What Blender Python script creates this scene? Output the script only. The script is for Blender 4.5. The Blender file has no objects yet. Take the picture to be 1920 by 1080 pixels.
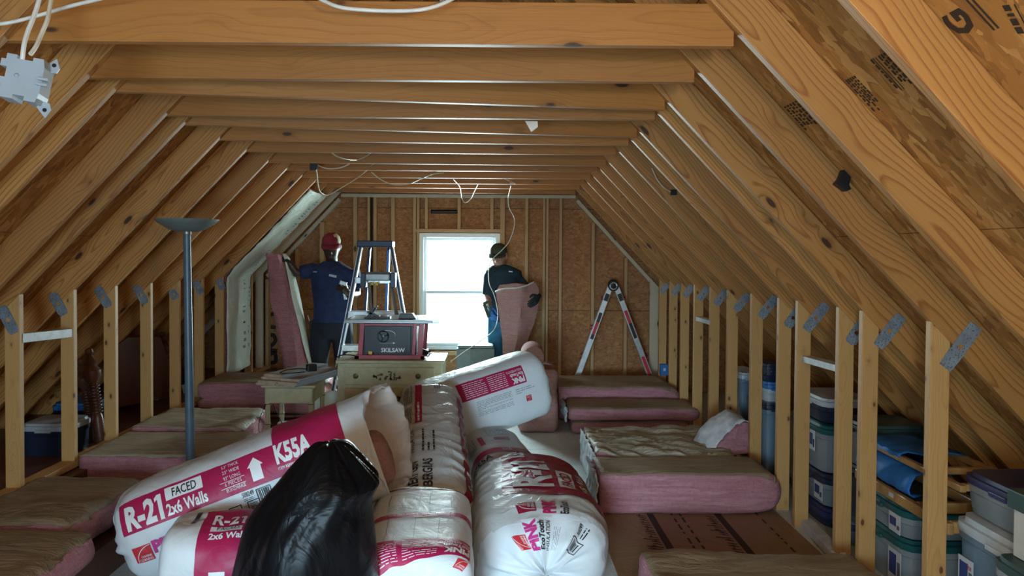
import bpy, bmesh, math, random
from mathutils import Vector, Matrix, noise, Euler
V = Vector
R = math.radians
random.seed(7)
scn = bpy.context.scene
COL = scn.collection

# ------------------------------------------------------------------ camera
CAM = V((0.0, 0.0, 1.58))
FPX = 1387.0
YAW, PITCH, ROLL = R(0.5), R(1.2), R(0.35)
ROT = Matrix.Rotation(-YAW, 3, 'Z') @ Matrix.Rotation(R(90) - PITCH, 3, 'X') @ Matrix.Rotation(ROLL, 3, 'Z')
_q = ROT.transposed() @ V((0, 1, 0))
CX = 925 - FPX * _q.x / -_q.z
CY = 475 + FPX * _q.y / -_q.z
cam_d = bpy.data.cameras.new('camera')
cam_d.sensor_fit = 'HORIZONTAL'
cam_d.sensor_width = 36.0
cam_d.lens = FPX * 36.0 / 1920.0
cam_d.shift_x = (960 - CX) / 1920.0
cam_d.shift_y = (CY - 540) / 1920.0
cam_d.clip_start = 0.05
cam = bpy.data.objects.new('camera', cam_d)
cam.matrix_world = Matrix.Translation(CAM) @ ROT.to_4x4()
COL.objects.link(cam)
scn.camera = cam

# ------------------------------------------------------------------ world, lights, exposure
world = bpy.data.worlds.new('daylight')
scn.world = world
world.use_nodes = True
_wn = world.node_tree
_wn.nodes.clear()
_bg = _wn.nodes.new('ShaderNodeBackground')
_bg.inputs['Color'].default_value = (0.86, 0.96, 1.0, 1)
_bg.inputs['Strength'].default_value = 4.0
_wo = _wn.nodes.new('ShaderNodeOutputWorld')
_wn.links.new(_bg.outputs[0], _wo.inputs[0])


def area(name, loc, target, sx, sy, power, col):
    l = bpy.data.lights.new(name, 'AREA')
    l.shape = 'RECTANGLE'
    l.size, l.size_y, l.energy, l.color = sx, sy, power, col
    o = bpy.data.objects.new(name, l)
    o.location = loc
    o.rotation_euler = (V(target) - V(loc)).to_track_quat('-Z', 'Y').to_euler()
    COL.objects.link(o)
    return o


area('window_daylight', (-0.38, 8.95, 1.35), (-0.2, 4.0, 0.6), 1.1, 1.4, 340, (0.76, 0.96, 1.0))
area('rear_window_daylight', (-0.95, -2.4, 1.02), (-0.20, 3.2, 0.12), 1.2, 0.7, 9, (0.58, 0.82, 1.0)).data.spread = R(30)
area('rear_window_sky', (-0.75, -1.62, 1.15), (-0.3, 4.0, 0.6), 1.3, 1.2, 112, (0.52, 0.79, 1.0))
_l = bpy.data.lights.new('bare_bulb_light', 'POINT')
_l.energy, _l.color, _l.shadow_soft_size = 40, (1.0, 0.84, 0.60), 0.06
_o = bpy.data.objects.new('bare_bulb_light', _l)
_o.location = (0.55, 0.55, 1.95)
COL.objects.link(_o)

scn.view_settings.view_transform = 'Standard'
scn.view_settings.look = 'None'
scn.view_settings.gamma = 1.0
scn.view_settings.use_curve_mapping = False
scn.view_settings.exposure = 0.14


# ------------------------------------------------------------------ pixel helpers (photo pixel -> place)
def ray(px, py):
    return (ROT @ V(((px - CX) / FPX, -(py - CY) / FPX, -1.0))).normalized()


def W(px, py, y):
    d = ray(px, py)
    return CAM + d * (y / d.y)


def WZ(px, py, z):
    d = ray(px, py)
    return CAM + d * ((z - CAM.z) / d.z)


def WX(px, py, x):
    d = ray(px, py)
    return CAM + d * (x / d.x)


# ------------------------------------------------------------------ letter shapes (made first, while the scene is empty)
_TX = {}


def text_shape(s, bold=0.0):
    k = (s, bold)
    if k in _TX:
        return _TX[k]
    cu = bpy.data.curves.new('letters', 'FONT')
    cu.body = s
    cu.size = 1.0
    cu.resolution_u = 2
    cu.offset = bold
    ob = bpy.data.objects.new('letters', cu)
    COL.objects.link(ob)
    dg = bpy.context.evaluated_depsgraph_get()
    ev = ob.evaluated_get(dg)
    me = ev.to_mesh()
    vs = [(v.co.x, v.co.y) for v in me.vertices]
    fs = [tuple(p.vertices) for p in me.polygons]
    ev.to_mesh_clear()
    bpy.data.objects.remove(ob)
    bpy.data.curves.remove(cu)
    if vs:
        x0 = min(v[0] for v in vs); x1 = max(v[0] for v in vs)
        y0 = min(v[1] for v in vs); y1 = max(v[1] for v in vs)
        w, h = max(x1 - x0, 1e-6), max(y1 - y0, 1e-6)
        vs = [((v[0] - x0) / w, (v[1] - y0) / h) for v in vs]   # unit box
    if s == 'R-21' and vs:
        # give the figure one its slanted flag
        xm = min(v[0] for v in vs if v[0] > .86)
        n = len(vs)
        vs = vs + [(xm + .01, 1.0), (xm + .01, .80), (xm - .075, .73), (xm - .075, .87)]
        fs = fs + [(n, n + 3, n + 2, n + 1)]
    _TX[k] = (vs, fs)
    return _TX[k]


for _s, _b in [('R-21', .03), ('R-21', .045), ('K55A', .045), ('FACED', .01), ('FACED', .0), ('2x6 Walls', .03), ('K55A', .03), ('ITEM REFERENCE NUMBER', .0),
               ('5.5" THICK', .0), ('23" WIDE', .0), ('93" LONG', .0), ('6 PIECES', .0), ('89.13 COVERAGE', .0),
               ('OWENS', .01), ('CORNING', .01), ('PINK', .05), ('EcoTouch', .03), ('INSULATION', .0), ('AISLAMIENTO', .0),
               ('1-800-GET-PINK  (1-800-438-7465)', .01), ('NEXT GEN', .02), ('FIBERGLAS', .02), ('508249', .01),
               ('SKILSAW', .03), ('G', .04), ('USB', .0), ('R-21', .0), ('2x6', .0), ('KRAFT FACED', .0), ('THIS SIDE', .0),
               ('Sterilite', .02), ('FACED', .03)]:
    text_shape(_s, _b)


# ------------------------------------------------------------------ mesh builder
WMAT = {}


class MB:
    def __init__(s):
        s.v, s.f, s.m = [], [], []

    def add(s, vs, fs, mi=0, M=None):
        o = len(s.v)
        for p in vs:
            p = V(p)
            s.v.append(M @ p if M is not None else p)
        for f in fs:
            s.f.append(tuple(i + o for i in f))
            s.m.append(mi)
        return s

    def box(s, lo, hi, mi=0, M=None):
        (a, b, c), (d, e, g) = lo, hi
        vs = [(a, b, c), (d, b, c), (d, e, c), (a, e, c), (a, b, g), (d, b, g), (d, e, g), (a, e, g)]
        fs = [(0, 3, 2, 1), (4, 5, 6, 7), (0, 1, 5, 4), (1, 2, 6, 5), (2, 3, 7, 6), (3, 0, 4, 7)]
        return s.add(vs, fs, mi, M)

    def beam(s, p, q, w, h, mi=0, up=(0, 0, 1)):
        p, q = V(p), V(q)
        x = (q - p).normalized()
        z = V(up) - x * x.dot(V(up))
        if z.length < 1e-4:
            z = V((1, 0, 0)) - x * x.x
        z.normalize()
        y = z.cross(x)
        M = Matrix((x, y, z)).transposed().to_4x4()
        M.translation = p
        return s.box((0, -w / 2, -h / 2), ((q - p).length, w / 2, h / 2), mi, M)

    def rings(s, rs, mi=0, cap=True, close=True):
        """loft a list of equal-length point rings"""
        n = len(rs[0])
        vs = [p for r in rs for p in r]
        fs = []
        for i in range(len(rs) - 1):
            for j in range(n if close else n - 1):
                a, b = i * n + j, i * n + (j + 1) % n
                fs.append((a, b, b + n, a + n))
        if cap:
            fs.append(tuple(range(n - 1, -1, -1)))
            k = (len(rs) - 1) * n
            fs.append(tuple(range(k, k + n)))
        return s.add(vs, fs, mi)

    def tube(s, pts, r, seg=8, mi=0, cap=True):
        pts = [V(p) for p in pts]
        rr = r if isinstance(r, (list, tuple)) else [r] * len(pts)
        out, prev = [], None
        for i, p in enumerate(pts):
            t = (pts[min(i + 1, len(pts) - 1)] - pts[max(i - 1, 0)]).normalized()
            if prev is None:
                a = t.orthogonal().normalized()
            else:
                a = prev - t * prev.dot(t)
                a = a.normalized() if a.length > 1e-5 else t.orthogonal().normalized()
            prev = a
            b = t.cross(a)
            out.append([p + (a * math.cos(k * 2 * math.pi / seg) + b * math.sin(k * 2 * math.pi / seg)) * rr[i] for k in range(seg)])
        return s.rings(out, mi, cap)

    def lathe(s, c, prof, seg=20, mi=0, axis='Z', cap=True):
        c = V(c)
        rs = []
        for (r, h) in prof:
            ring = []
            for k in range(seg):
                a = k * 2 * math.pi / seg
                x, y = r * math.cos(a), r * math.sin(a)
                ring.append(c + (V((x, y, h)) if axis == 'Z' else V((x, -h, y)) if axis == 'Y' else V((h, x, y))))
            rs.append(ring)
        return s.rings(rs, mi, cap)

    def ball(s, c, r, seg=12, mi=0):
        c = V(c)
        r = V(r) if not isinstance(r, (int, float)) else V((r, r, r))
        rs = []
        n = seg // 2
        for i in range(n + 1):
            t = math.pi * (0.02 + 0.96 * i / n)
            rs.append([c + V((r.x * math.sin(t) * math.cos(k * 2 * math.pi / seg), r.y * math.sin(t) * math.sin(k * 2 * math.pi / seg), -r.z * math.cos(t))) for k in range(seg)])
        return s.rings(rs, mi)

    def grid(s, fn, nu, nv, mi=0, flip=False):
        vs = [fn(i / nu, j / nv) for i in range(nu + 1) for j in range(nv + 1)]
        fs = []
        for i in range(nu):
            for j in range(nv):
                a = i * (nv + 1) + j
                q = (a, a + 1, a + nv + 2, a + nv + 1)
                fs.append(q[::-1] if flip else q)
        return s.add(vs, fs, mi)

    def text(s, txt, bold, M, w, h, mi=0):
        """letters in a w x h box, its lower left corner at the origin of M"""
        vs, fs = text_shape(txt, bold)
        return s.add([(a * w, b * h, 0) for a, b in vs], fs, mi, M)

    def build(s, name, mats, parent=None, smooth=35, loc=None, bevel=0, M=None):
        mats = mats if isinstance(mats, (list, tuple)) else [mats]
        me = bpy.data.meshes.new(name)
        if M is None:
            if loc is None:
                if parent is not None:
                    loc = WMAT[parent.name].translation
                else:
                    xs = [p.x for p in s.v]; ys = [p.y for p in s.v]; zs = [p.z for p in s.v]
                    loc = V(((min(xs) + max(xs)) / 2, (min(ys) + max(ys)) / 2, min(zs)))
            M = Matrix.Translation(V(loc))
            vs = [p - M.translation for p in s.v]
        else:
            vs = s.v
        me.from_pydata([tuple(p) for p in vs], [], s.f)
        for m in mats:
            me.materials.append(m)
        me.polygons.foreach_set('material_index', s.m)
        if smooth:
            me.polygons.foreach_set('use_smooth', [True] * len(s.f))
            me.set_sharp_from_angle(angle=R(smooth))
        me.update()
        o = bpy.data.objects.new(name, me)
        COL.objects.link(o)
        WMAT[o.name] = M.copy()
        if parent is not None:
            o.parent = parent
            o.matrix_parent_inverse = WMAT[parent.name].inverted()
        o.matrix_basis = M
        if bevel:
            b = o.modifiers.new('bevel', 'BEVEL')
            b.width = bevel
            b.segments = 2
            b.limit_method = 'ANGLE'
            b.angle_limit = R(50)
        return o


def thing(name, label, cat, loc, group=None):
    o = bpy.data.objects.new(name, None)
    o.empty_display_size = 0.1
    COL.objects.link(o)
    M = Matrix.Translation(V(loc))
    o.matrix_basis = M
    WMAT[o.name] = M
    return tag(o, label, cat, group)


def tag(o, label, cat, group=None, kind=None):
    o['label'] = label
    o['category'] = cat
    if group:
        o['group'] = group
    if kind:
        o['kind'] = kind
    return o


def struct(o):
    o['kind'] = 'structure'
    return o


def spline(pts, n=8):
    """Catmull-Rom through the points"""
    pts = [V(p) for p in pts]
    P = [pts[0] * 2 - pts[1]] + pts + [pts[-1] * 2 - pts[-2]]
    out = []
    for i in range(1, len(P) - 2):
        for k in range(n):
            t = k / n
            a, b, c, d = P[i - 1], P[i], P[i + 1], P[i + 2]
            out.append(0.5 * ((2 * b) + (c - a) * t + (2 * a - 5 * b + 4 * c - d) * t * t + (3 * b - a - 3 * c + d) * t ** 3))
    out.append(pts[-1])
    return out


def nz(p, s, seed=0.0):
    return noise.noise(V(p) * s + V((seed, seed * 1.7, seed * 2.3)))


# ------------------------------------------------------------------ materials
class G:
    """a short way to write a node tree"""
    def __init__(s, name):
        s.mat = bpy.data.materials.new(name)
        s.mat.use_nodes = True
        s.t = s.mat.node_tree
        s.t.nodes.clear()
        s.out = s.t.nodes.new('ShaderNodeOutputMaterial')

    def n(s, typ, ins=None, **props):
        nd = s.t.nodes.new('ShaderNode' + typ)
        for k, v in props.items():
            setattr(nd, k, v)
        for k, v in (ins or {}).items():
            sock = nd.inputs[k]
            if isinstance(v, bpy.types.NodeSocket):
                s.t.links.new(v, sock)
            else:
                sock.default_value = v
        return nd

    def math(s, op, a, b=0.0, c=0.0, clamp=False):
        nd = s.n('Math', {0: a, 1: b, 2: c}, operation=op)
        nd.use_clamp = clamp
        return nd.outputs[0]

    def vmath(s, op, a, b=(0, 0, 0)):
        return s.n('VectorMath', {0: a, 1: b}, operation=op).outputs[0]

    def mix(s, fac, a, b, mode='MIX'):
        nd = s.n('Mix', data_type='RGBA', blend_type=mode)
        for i, v in ((0, fac), (6, a), (7, b)):
            if isinstance(v, bpy.types.NodeSocket):
                s.t.links.new(v, nd.inputs[i])
            else:
                nd.inputs[i].default_value = v if i == 0 else (*v[:3], 1)
        return nd.outputs[2]

    def ramp(s, fac, stops, interp='LINEAR'):
        nd = s.n('ValToRGB', {0: fac})
        e = nd.color_ramp.elements
        nd.color_ramp.interpolation = interp
        while len(e) < len(stops):
            e.new(0.5)
        for el, (p, c) in zip(e, stops):
            el.position = p
            el.color = (*c[:3], 1) if not isinstance(c, (int, float)) else (c, c, c, 1)
        return nd.outputs[0]

    def noise(s, vec, scale, detail=3.0, rough=0.5, dist=0.0):
        return s.n('TexNoise', {'Vector': vec, 'Scale': scale, 'Detail': detail, 'Roughness': rough, 'Distortion': dist})

    def coord(s, which='Object', scale=(1, 1, 1), rot=(0, 0, 0), rnd=0.0):
        v = s.n('TexCoord').outputs[which]
        if rnd:
            r = s.n('ObjectInfo').outputs['Random']
            cmb = s.n('CombineXYZ', {0: s.math('MULTIPLY', r, rnd), 1: s.math('MULTIPLY', r, rnd * 3.7), 2: s.math('MULTIPLY', r, rnd * 7.3)}).outputs[0]
            v = s.vmath('ADD', v, cmb)
        return s.n('Mapping', {'Vector': v, 'Scale': scale, 'Rotation': rot}).outputs[0]

    def done(s, col, rough=0.6, bump=None, bs=0.3, bd=0.01, **kw):
        ins = {'Base Color': col if isinstance(col, bpy.types.NodeSocket) else (*col[:3], 1), 'Roughness': rough}
        ins.update(kw)
        p = s.n('BsdfPrincipled', ins)
        if bump is not None:
            b = s.n('Bump', {'Height': bump, 'Strength': bs, 'Distance': bd})
            s.t.links.new(b.outputs[0], p.inputs['Normal'])
        s.t.links.new(p.outputs[0], s.out.inputs[0])
        return s.mat


def plain(name, col, rough=0.5, metal=0.0, var=0.06, scale=18.0, bump=0.0, **kw):
    g = G(name)
    c = g.coord('Object', rnd=3.0)
    n = g.noise(c, scale, 4)
    lo = tuple(max(0, x * (1 - var * 2)) for x in col)
    hi = tuple(min(1, x * (1 + var)) for x in col)
    cc = g.ramp(n.outputs[0], [(0.3, lo), (0.7, hi)])
    kw['Metallic'] = metal
    if bump:
        return g.done(cc, rough, n.outputs[0], bump, 0.01, **kw)
    return g.done(cc, rough, **kw)


def wood(name, light, dark, knot=(0.06, 0.025, 0.01), ring=0.011, contrast=1.0, kn=1.0, vary=0.35, rough=0.55, ks=(3.2, 7.5, 8.5), keep=0.35):
    g = G(name)
    raw = g.n('TexCoord').outputs['Object']
    rnd = g.n('ObjectInfo').outputs['Random']
    off = g.n('CombineXYZ', {0: g.math('MULTIPLY', rnd, 61.0), 1: g.math('MULTIPLY', rnd, 17.0), 2: g.math('MULTIPLY', rnd, 29.0)}).outputs[0]
    loc = g.vmath('ADD', raw, off)
    # knots
    kv = g.n('Mapping', {'Vector': loc, 'Scale': ks}).outputs[0]
    kn_ = g.n('TexVoronoi', {'Vector': kv, 'Scale': 1.0, 'Randomness': 1.0}, feature='F1')
    kc = g.n('SeparateColor', {0: kn_.outputs['Color']}).outputs[0]
    kd = g.math('ADD', kn_.outputs['Distance'], g.math('MULTIPLY', g.math('LESS_THAN', kc, keep), 1.0))
    kmask = g.n('MapRange', {0: kd, 1: 0.135, 2: 0.085, 3: 0.0, 4: kn}, interpolation_type='SMOOTHSTEP').outputs[0]
    khalo = g.n('MapRange', {0: kd, 1: 0.40, 2: 0.08, 3: 0.0, 4: 1.0}, interpolation_type='SMOOTHSTEP').outputs[0]
    # growth rings around a wandering pith below the board
    lowv = g.n('Mapping', {'Vector': loc, 'Scale': (0.9, 1.0, 1.0)}).outputs[0]
    low = g.noise(lowv, 1.3, 2)
    sep = g.n('SeparateXYZ', {0: raw}).outputs
    lsep = g.n('SeparateColor', {0: low.outputs['Color']}).outputs
    y = g.math('ADD', sep[1], g.math('ADD', g.math('MULTIPLY', g.math('SUBTRACT', lsep[0], 0.5), 0.16), g.math('MULTIPLY', g.math('SUBTRACT', rnd, 0.5), 0.10)))
    z = g.math('ADD', sep[2], g.math('ADD', g.math('MULTIPLY', g.math('SUBTRACT', lsep[1], 0.5), 0.20), g.math('SUBTRACT', g.math('MULTIPLY', rnd, 0.16), 0.15)))
    r = g.math('SQRT', g.math('ADD', g.math('MULTIPLY', y, y), g.math('MULTIPLY', z, z)))
    fine = g.noise(g.n('Mapping', {'Vector': loc, 'Scale': (2.5, 22.0, 22.0)}).outputs[0], 1.0, 3)
    r = g.math('ADD', r, g.math('MULTIPLY', g.math('SUBTRACT', fine.outputs[0], 0.5), 0.010))
    r = g.math('ADD', r, g.math('MULTIPLY', khalo, 0.022))
    s = g.math('FRACT', g.math('DIVIDE', r, ring))
    band = g.ramp(s, [(0.0, 0.0), (0.62, 0.15), (0.88, 1.0), (1.0, 0.0)])
    fib = g.noise(g.n('Mapping', {'Vector': loc, 'Scale': (5.0, 160.0, 160.0)}).outputs[0], 1.0, 2)
    f = g.math('ADD', g.math('MULTIPLY', band, 0.75 * contrast), g.math('MULTIPLY', g.math('SUBTRACT', fib.outputs[0], 0.5), 0.5), clamp=True)
    col = g.mix(f, light, dark)
    blot = g.noise(g.n('Mapping', {'Vector': loc, 'Scale': (1.2, 5.0, 5.0)}).outputs[0], 1.0, 4)
    col = g.mix(g.math('MULTIPLY', blot.outputs[0], 0.5), col, dark)
    col = g.mix(g.math('MULTIPLY', g.math('SUBTRACT', rnd, 0.35), vary, clamp=True), col, tuple(x * 0.45 for x in dark))
    col = g.mix(g.math('MULTIPLY', g.math('MULTIPLY', khalo, khalo), 0.35), col, tuple(x * 0.6 for x in dark))
    col = g.mix(kmask, col, knot)
    return g.done(col, rough, g.math('ADD', f, g.math('MULTIPLY', fib.outputs[0], 0.3)), 0.15, 0.004)


def osb(name, cols, scale=1.0, rough=0.65, seams=()):
    g = G(name)
    c0 = g.n('TexCoord').outputs['Object']
    wob = g.noise(c0, 9.0, 3)
    layers = []
    for i, (rz, sx, sy) in enumerate(((0.3, 9, 26), (1.25, 8, 24), (2.3, 10, 30))):
        wv = g.n('Mapping', {'Vector': c0, 'Rotation': (rz * 0.7, 0.4 * rz, rz), 'Scale': (sx * scale, sy * scale, 14 * scale), 'Location': (i * 3.1, i, 0)}).outputs[0]
        ww = g.n('Mapping', {'Vector': wob.outputs['Color'], 'Scale': (0.9, 0.9, 0.9)}).outputs[0]
        wv = g.vmath('ADD', wv, ww)
        vo = g.n('TexVoronoi', {'Vector': wv, 'Scale': 1.0}, feature='F1')
        layers.append(g.n('SeparateColor', {0: vo.outputs['Color']}).outputs)
    sel = layers[0][1]
    a = g.n('Mix', {0: g.math('GREATER_THAN', sel, 0.5), 2: layers[1][0], 3: layers[2][0]}).outputs[0]
    a = g.n('Mix', {0: g.math('GREATER_THAN', layers[1][2], 0.55), 2: a, 3: layers[0][0]}).outputs[0]
    fin = g.noise(g.n('Mapping', {'Vector': c0, 'Scale': (40, 90, 60)}).outputs[0], 1.0, 3)
    a2 = g.math('ADD', g.math('MULTIPLY', a, 0.75), g.math('MULTIPLY', fin.outputs[0], 0.25))
    n = len(cols)
    col = g.ramp(a2, [(0.12 + 0.76 * i / (n - 1), cc) for i, cc in enumerate(cols)])
    big = g.noise(c0, 1.7, 3)
    col = g.mix(g.math('MULTIPLY', big.outputs[0], 0.35), col, cols[0])
    z = g.n('SeparateXYZ', {0: c0}).outputs[2]
    for sz in seams:
        near = g.math('LESS_THAN', g.math('ABSOLUTE', g.math('SUBTRACT', z, sz)), .0035)
        col = g.mix(g.math('MULTIPLY', near, .8), col, (0.03, 0.014, 0.006))
    return g.done(col, rough, a2, 0.35, 0.004)


M_ = {}
M_['rafter'] = wood('rafter_pine', (0.62, 0.315, 0.090), (0.30, 0.105, 0.022), ring=0.016, contrast=1.2, vary=.5)
M_['stud'] = wood('stud_spruce', (0.66, 0.395, 0.145), (0.44, 0.205, 0.056), knot=(0.16, 0.06, 0.02), ring=0.008, contrast=0.55, vary=0.18, ks=(7, 14, 14), keep=0.25)
M_['collar'] = wood('collar_pine', (0.50, 0.215, 0.046), (0.28, 0.100, 0.018), ring=0.022, contrast=0.5, vary=.6)
M_['gable_stud'] = wood('gable_stud_spruce', (0.58, 0.36, 0.16), (0.42, 0.225, 0.085), ring=0.012, contrast=0.4, vary=0.2)
M_['pale_stud'] = wood('pale_spruce', (0.66, 0.56, 0.40), (0.50, 0.40, 0.26), ring=0.01, contrast=0.4, vary=0.1)
M_['old_wood'] = wood('dark_furniture_wood', (0.16, 0.065, 0.035), (0.07, 0.028, 0.018), ring=0.02, kn=0.0, contrast=0.5, rough=0.35)
M_['osb'] = osb('roof_osb', [(0.25, 0.100, 0.022), (0.40, 0.170, 0.038), (0.46, 0.205, 0.050), (0.64, 0.34, 0.11)], 1.25)
M_['osb_wall'] = osb('gable_osb', [(0.28, 0.110, 0.032), (0.38, 0.160, 0.046), (0.43, 0.190, 0.060), (0.52, 0.26, 0.095)], 2.9, seams=(.935, 2.086))


def floor_mat():
    g = G('dusty_plywood')
    c = g.n('TexCoord').outputs['Object']
    n1 = g.noise(g.n('Mapping', {'Vector': c, 'Scale': (3, 1.2, 1)}).outputs[0], 2.0, 5, 0.65)
    n2 = g.noise(c, 60, 3, 0.7)
    f = g.math('ADD', g.math('MULTIPLY', n1.outputs[0], 0.6), g.math('MULTIPLY', n2.outputs[0], 0.4))
    col = g.ramp(f, [(0.32, (0.42, 0.46, 0.46)), (0.52, (0.64, 0.69, 0.69)), (0.7, (0.78, 0.83, 0.83))])
    br = g.n('TexBrick', {'Vector': c, 'Scale': 1.0, 'Mortar Size': 0.003, 'Brick Width': 1.22, 'Row Height': 2.44, 'Color1': (1, 1, 1, 1), 'Color2': (1, 1, 1, 1), 'Mortar': (0, 0, 0, 1)})
    col = g.mix(g.math('MULTIPLY', g.math('SUBTRACT', 1.0, br.outputs[0]), 0.8), col, (0.08, 0.08, 0.07))
    return g.done(col, 0.55, f, 0.2, 0.004)


M_['floor'] = floor_mat()


def kraft_mat(name, lo, hi, stretch=(2.2, 9, 9)):
    g = G(name)
    c = g.coord('Object', rnd=9.0)
    n1 = g.noise(g.n('Mapping', {'Vector': c, 'Scale': stretch}).outputs[0], 2.2, 5, 0.65, 0.6)
    n2 = g.noise(c, 2.0, 3)
    f = g.math('ADD', g.math('MULTIPLY', n1.outputs[0], 0.7), g.math('MULTIPLY', n2.outputs[0], 0.3))
    col = g.ramp(f, [(0.30, lo), (0.68, hi)])
    return g.done(col, 0.5, n1.outputs[0], 0.9, 0.03)


M_['kraft'] = kraft_mat('kraft_facing', (0.175, 0.118, 0.066), (0.36, 0.26, 0.155))
M_['kraft_pale'] = kraft_mat('pale_kraft_facing', (0.25, 0.205, 0.14), (0.52, 0.45, 0.33))
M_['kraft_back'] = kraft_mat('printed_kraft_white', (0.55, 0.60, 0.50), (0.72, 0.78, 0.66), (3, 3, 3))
M_['cardboard'] = kraft_mat('cardboard', (0.260, 0.150, 0.075), (0.300, 0.180, 0.092), (1, 1, 1))


def pink_mat(name, lo, hi):
    g = G(name)
    c = g.coord('Object', rnd=5.0)
    n1 = g.noise(g.n('Mapping', {'Vector': c, 'Scale': (2.5, 5, 24)}).outputs[0], 2.0, 6, 0.7, 0.8)
    n2 = g.noise(c, 45, 4, 0.8)
    f = g.math('ADD', g.math('MULTIPLY', n1.outputs[0], 0.6), g.math('MULTIPLY', n2.outputs[0], 0.4))
    col = g.ramp(f, [(0.32, lo), (0.66, hi)])
    return g.done(col, 0.95, f, 0.9, 0.03)


M_['pink'] = pink_mat('pink_fiberglass', (0.42, 0.150, 0.185), (0.68, 0.34, 0.38))
M_['pink_dull'] = pink_mat('dusty_pink_fiberglass', (0.40, 0.20, 0.18), (0.58, 0.34, 0.31))


def bag_mat(name, col, rough, bs=0.5, scale=7.0, stretch=(1, 1, 1), coat=0.0, spec=0.5):
    g = G(name)
    c = g.coord('Object', rnd=4.0)
    cs = g.n('Mapping', {'Vector': c, 'Scale': stretch}).outputs[0]
    n1 = g.noise(cs, scale, 4, 0.55, 1.2)
    n2 = g.noise(c, 2.5, 2)
    cc = g.ramp(n2.outputs[0], [(0.3, tuple(x * 0.90 for x in col)), (0.7, col)])
    rid = g.math('ABSOLUTE', g.math('SUBTRACT', n1.outputs[0], 0.5))
    return g.done(cc, rough, rid, bs, 0.03, **{'Coat Weight': coat, 'Coat Roughness': 0.15, 'Specular IOR Level': spec})


M_['poly'] = bag_mat('white_poly', (0.70, 0.74, 0.77), 0.42, 0.25, spec=.28)
M_['poly_wrinkled'] = bag_mat('wrinkled_grey_poly', (0.56, 0.57, 0.56), 0.36, 0.6, 5.0, spec=.35)  # on the big front bag's top this grey is painted shade
M_['crimson'] = bag_mat('crimson_print', (0.42, 0.016, 0.085), 0.42, 0.25, spec=.25)
M_['dark_crimson'] = bag_mat('dark_crimson_print', (0.26, 0.014, 0.036), 0.38, 0.4, spec=.3)  # darker copy of the crimson; paints shade on the big front bag's top
M_['magenta'] = bag_mat('magenta_print', (0.62, 0.04, 0.24), 0.35, 0.2)
M_['red'] = bag_mat('red_print', (0.58, 0.03, 0.045), 0.35, 0.2)
M_['ink'] = plain('black_print', (0.022, 0.022, 0.026), 0.4)
M_['grey_ink'] = plain('grey_print', (0.22, 0.23, 0.25), 0.45)
M_['white_ink'] = plain('white_print', (0.76, 0.77, 0.78), 0.35, var=0.02)
M_['trash'] = bag_mat('black_trash_bag', (0.004, 0.004, 0.005), 0.40, 0.8, 4.5, (1, 1, 0.7), spec=.16)
M_['torn_paper'] = plain('torn_white_paper', (0.66, 0.70, 0.74), 0.8, var=.15)
M_['sleeve_in'] = bag_mat('bag_inside', (0.62, 0.55, 0.50), 0.5, 0.6)
M_['plate'] = None


def plate_mat():
    g = G('galvanized_nail_plate')
    c = g.n('TexCoord').outputs['Object']
    v = g.n('TexVoronoi', {'Vector': g.n('Mapping', {'Vector': c, 'Scale': (90, 90, 90)}).outputs[0], 'Scale': 1.0})
    n = g.noise(c, 14, 3)
    col = g.ramp(n.outputs[0], [(0.3, (0.20, 0.24, 0.29)), (0.7, (0.38, 0.45, 0.52))])
    col = g.mix(g.n('MapRange', {0: v.outputs[0], 1: 0.28, 2: 0.2, 3: 0.0, 4: 0.7}).outputs[0], col, (0.05, 0.05, 0.06))
    return g.done(col, 0.42, v.outputs[0], 0.5, 0.003, Metallic=0.45)


M_['plate'] = plate_mat()
M_['white_paint'] = plain('white_painted_wood', (0.66, 0.70, 0.72), 0.5, var=0.12)
M_['vinyl'] = plain('white_vinyl', (0.78, 0.82, 0.82), 0.35, var=0.02)
M_['cable'] = plain('cream_cable', (0.70, 0.66, 0.54), 0.4)
M_['white_cable'] = plain('white_cable', (0.78, 0.78, 0.74), 0.4)
M_['black'] = plain('black_plastic', (0.009, 0.009, 0.011), 0.42)
M_['black_metal'] = plain('black_metal', (0.02, 0.022, 0.026), 0.3, 0.5)
M_['box_grey'] = plain('blue_grey_plastic', (0.40, 0.46, 0.52), 0.4, var=0.03)
M_['lamp'] = plain('slate_enamel', (0.095, 0.150, 0.205), 0.34, 0.0)
M_['lamp_bowl'] = plain('grey_green_bowl', (0.16, 0.20, 0.19), 0.4)
M_['alu'] = plain('aluminium', (0.62, 0.65, 0.67), 0.33, 0.85, var=0.08)
M_['alu_dull'] = plain('dull_grey_metal', (0.30, 0.31, 0.31), 0.4, 0.6)
M_['blue_fiber'] = plain('blue_fiberglass', (0.018, 0.045, 0.105), 0.4)
M_['blue_bright'] = plain('bright_blue', (0.03, 0.17, 0.50), 0.45)
M_['yellow'] = plain('yellow_plastic', (0.72, 0.50, 0.03), 0.4)
M_['red_paint'] = plain('red_painted_steel', (0.42, 0.045, 0.065), 0.38, var=0.12)
M_['cream'] = plain('cream_painted_wood', (0.50, 0.46, 0.28), 0.45, var=0.08)
M_['cream_dark'] = plain('worn_yellow_drawer', (0.40, 0.29, 0.12), 0.45, var=0.12)
M_['gilt'] = plain('dark_gilt', (0.10, 0.085, 0.03), 0.5)
M_['brass'] = plain('old_brass', (0.16, 0.14, 0.08), 0.35, 0.8)
M_['saw_top'] = plain('saw_table_grey', (0.42, 0.47, 0.47), 0.3, 0.4)
M_['board_top'] = plain('grey_plank', (0.32, 0.285, 0.25), 0.5, var=0.2, scale=6)
M_['board_edge'] = plain('plank_edge', (0.50, 0.38, 0.28), 0.6, var=0.15)
M_['board_side'] = plain('plank_groove', (0.42, 0.48, 0.54), 0.5)
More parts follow.
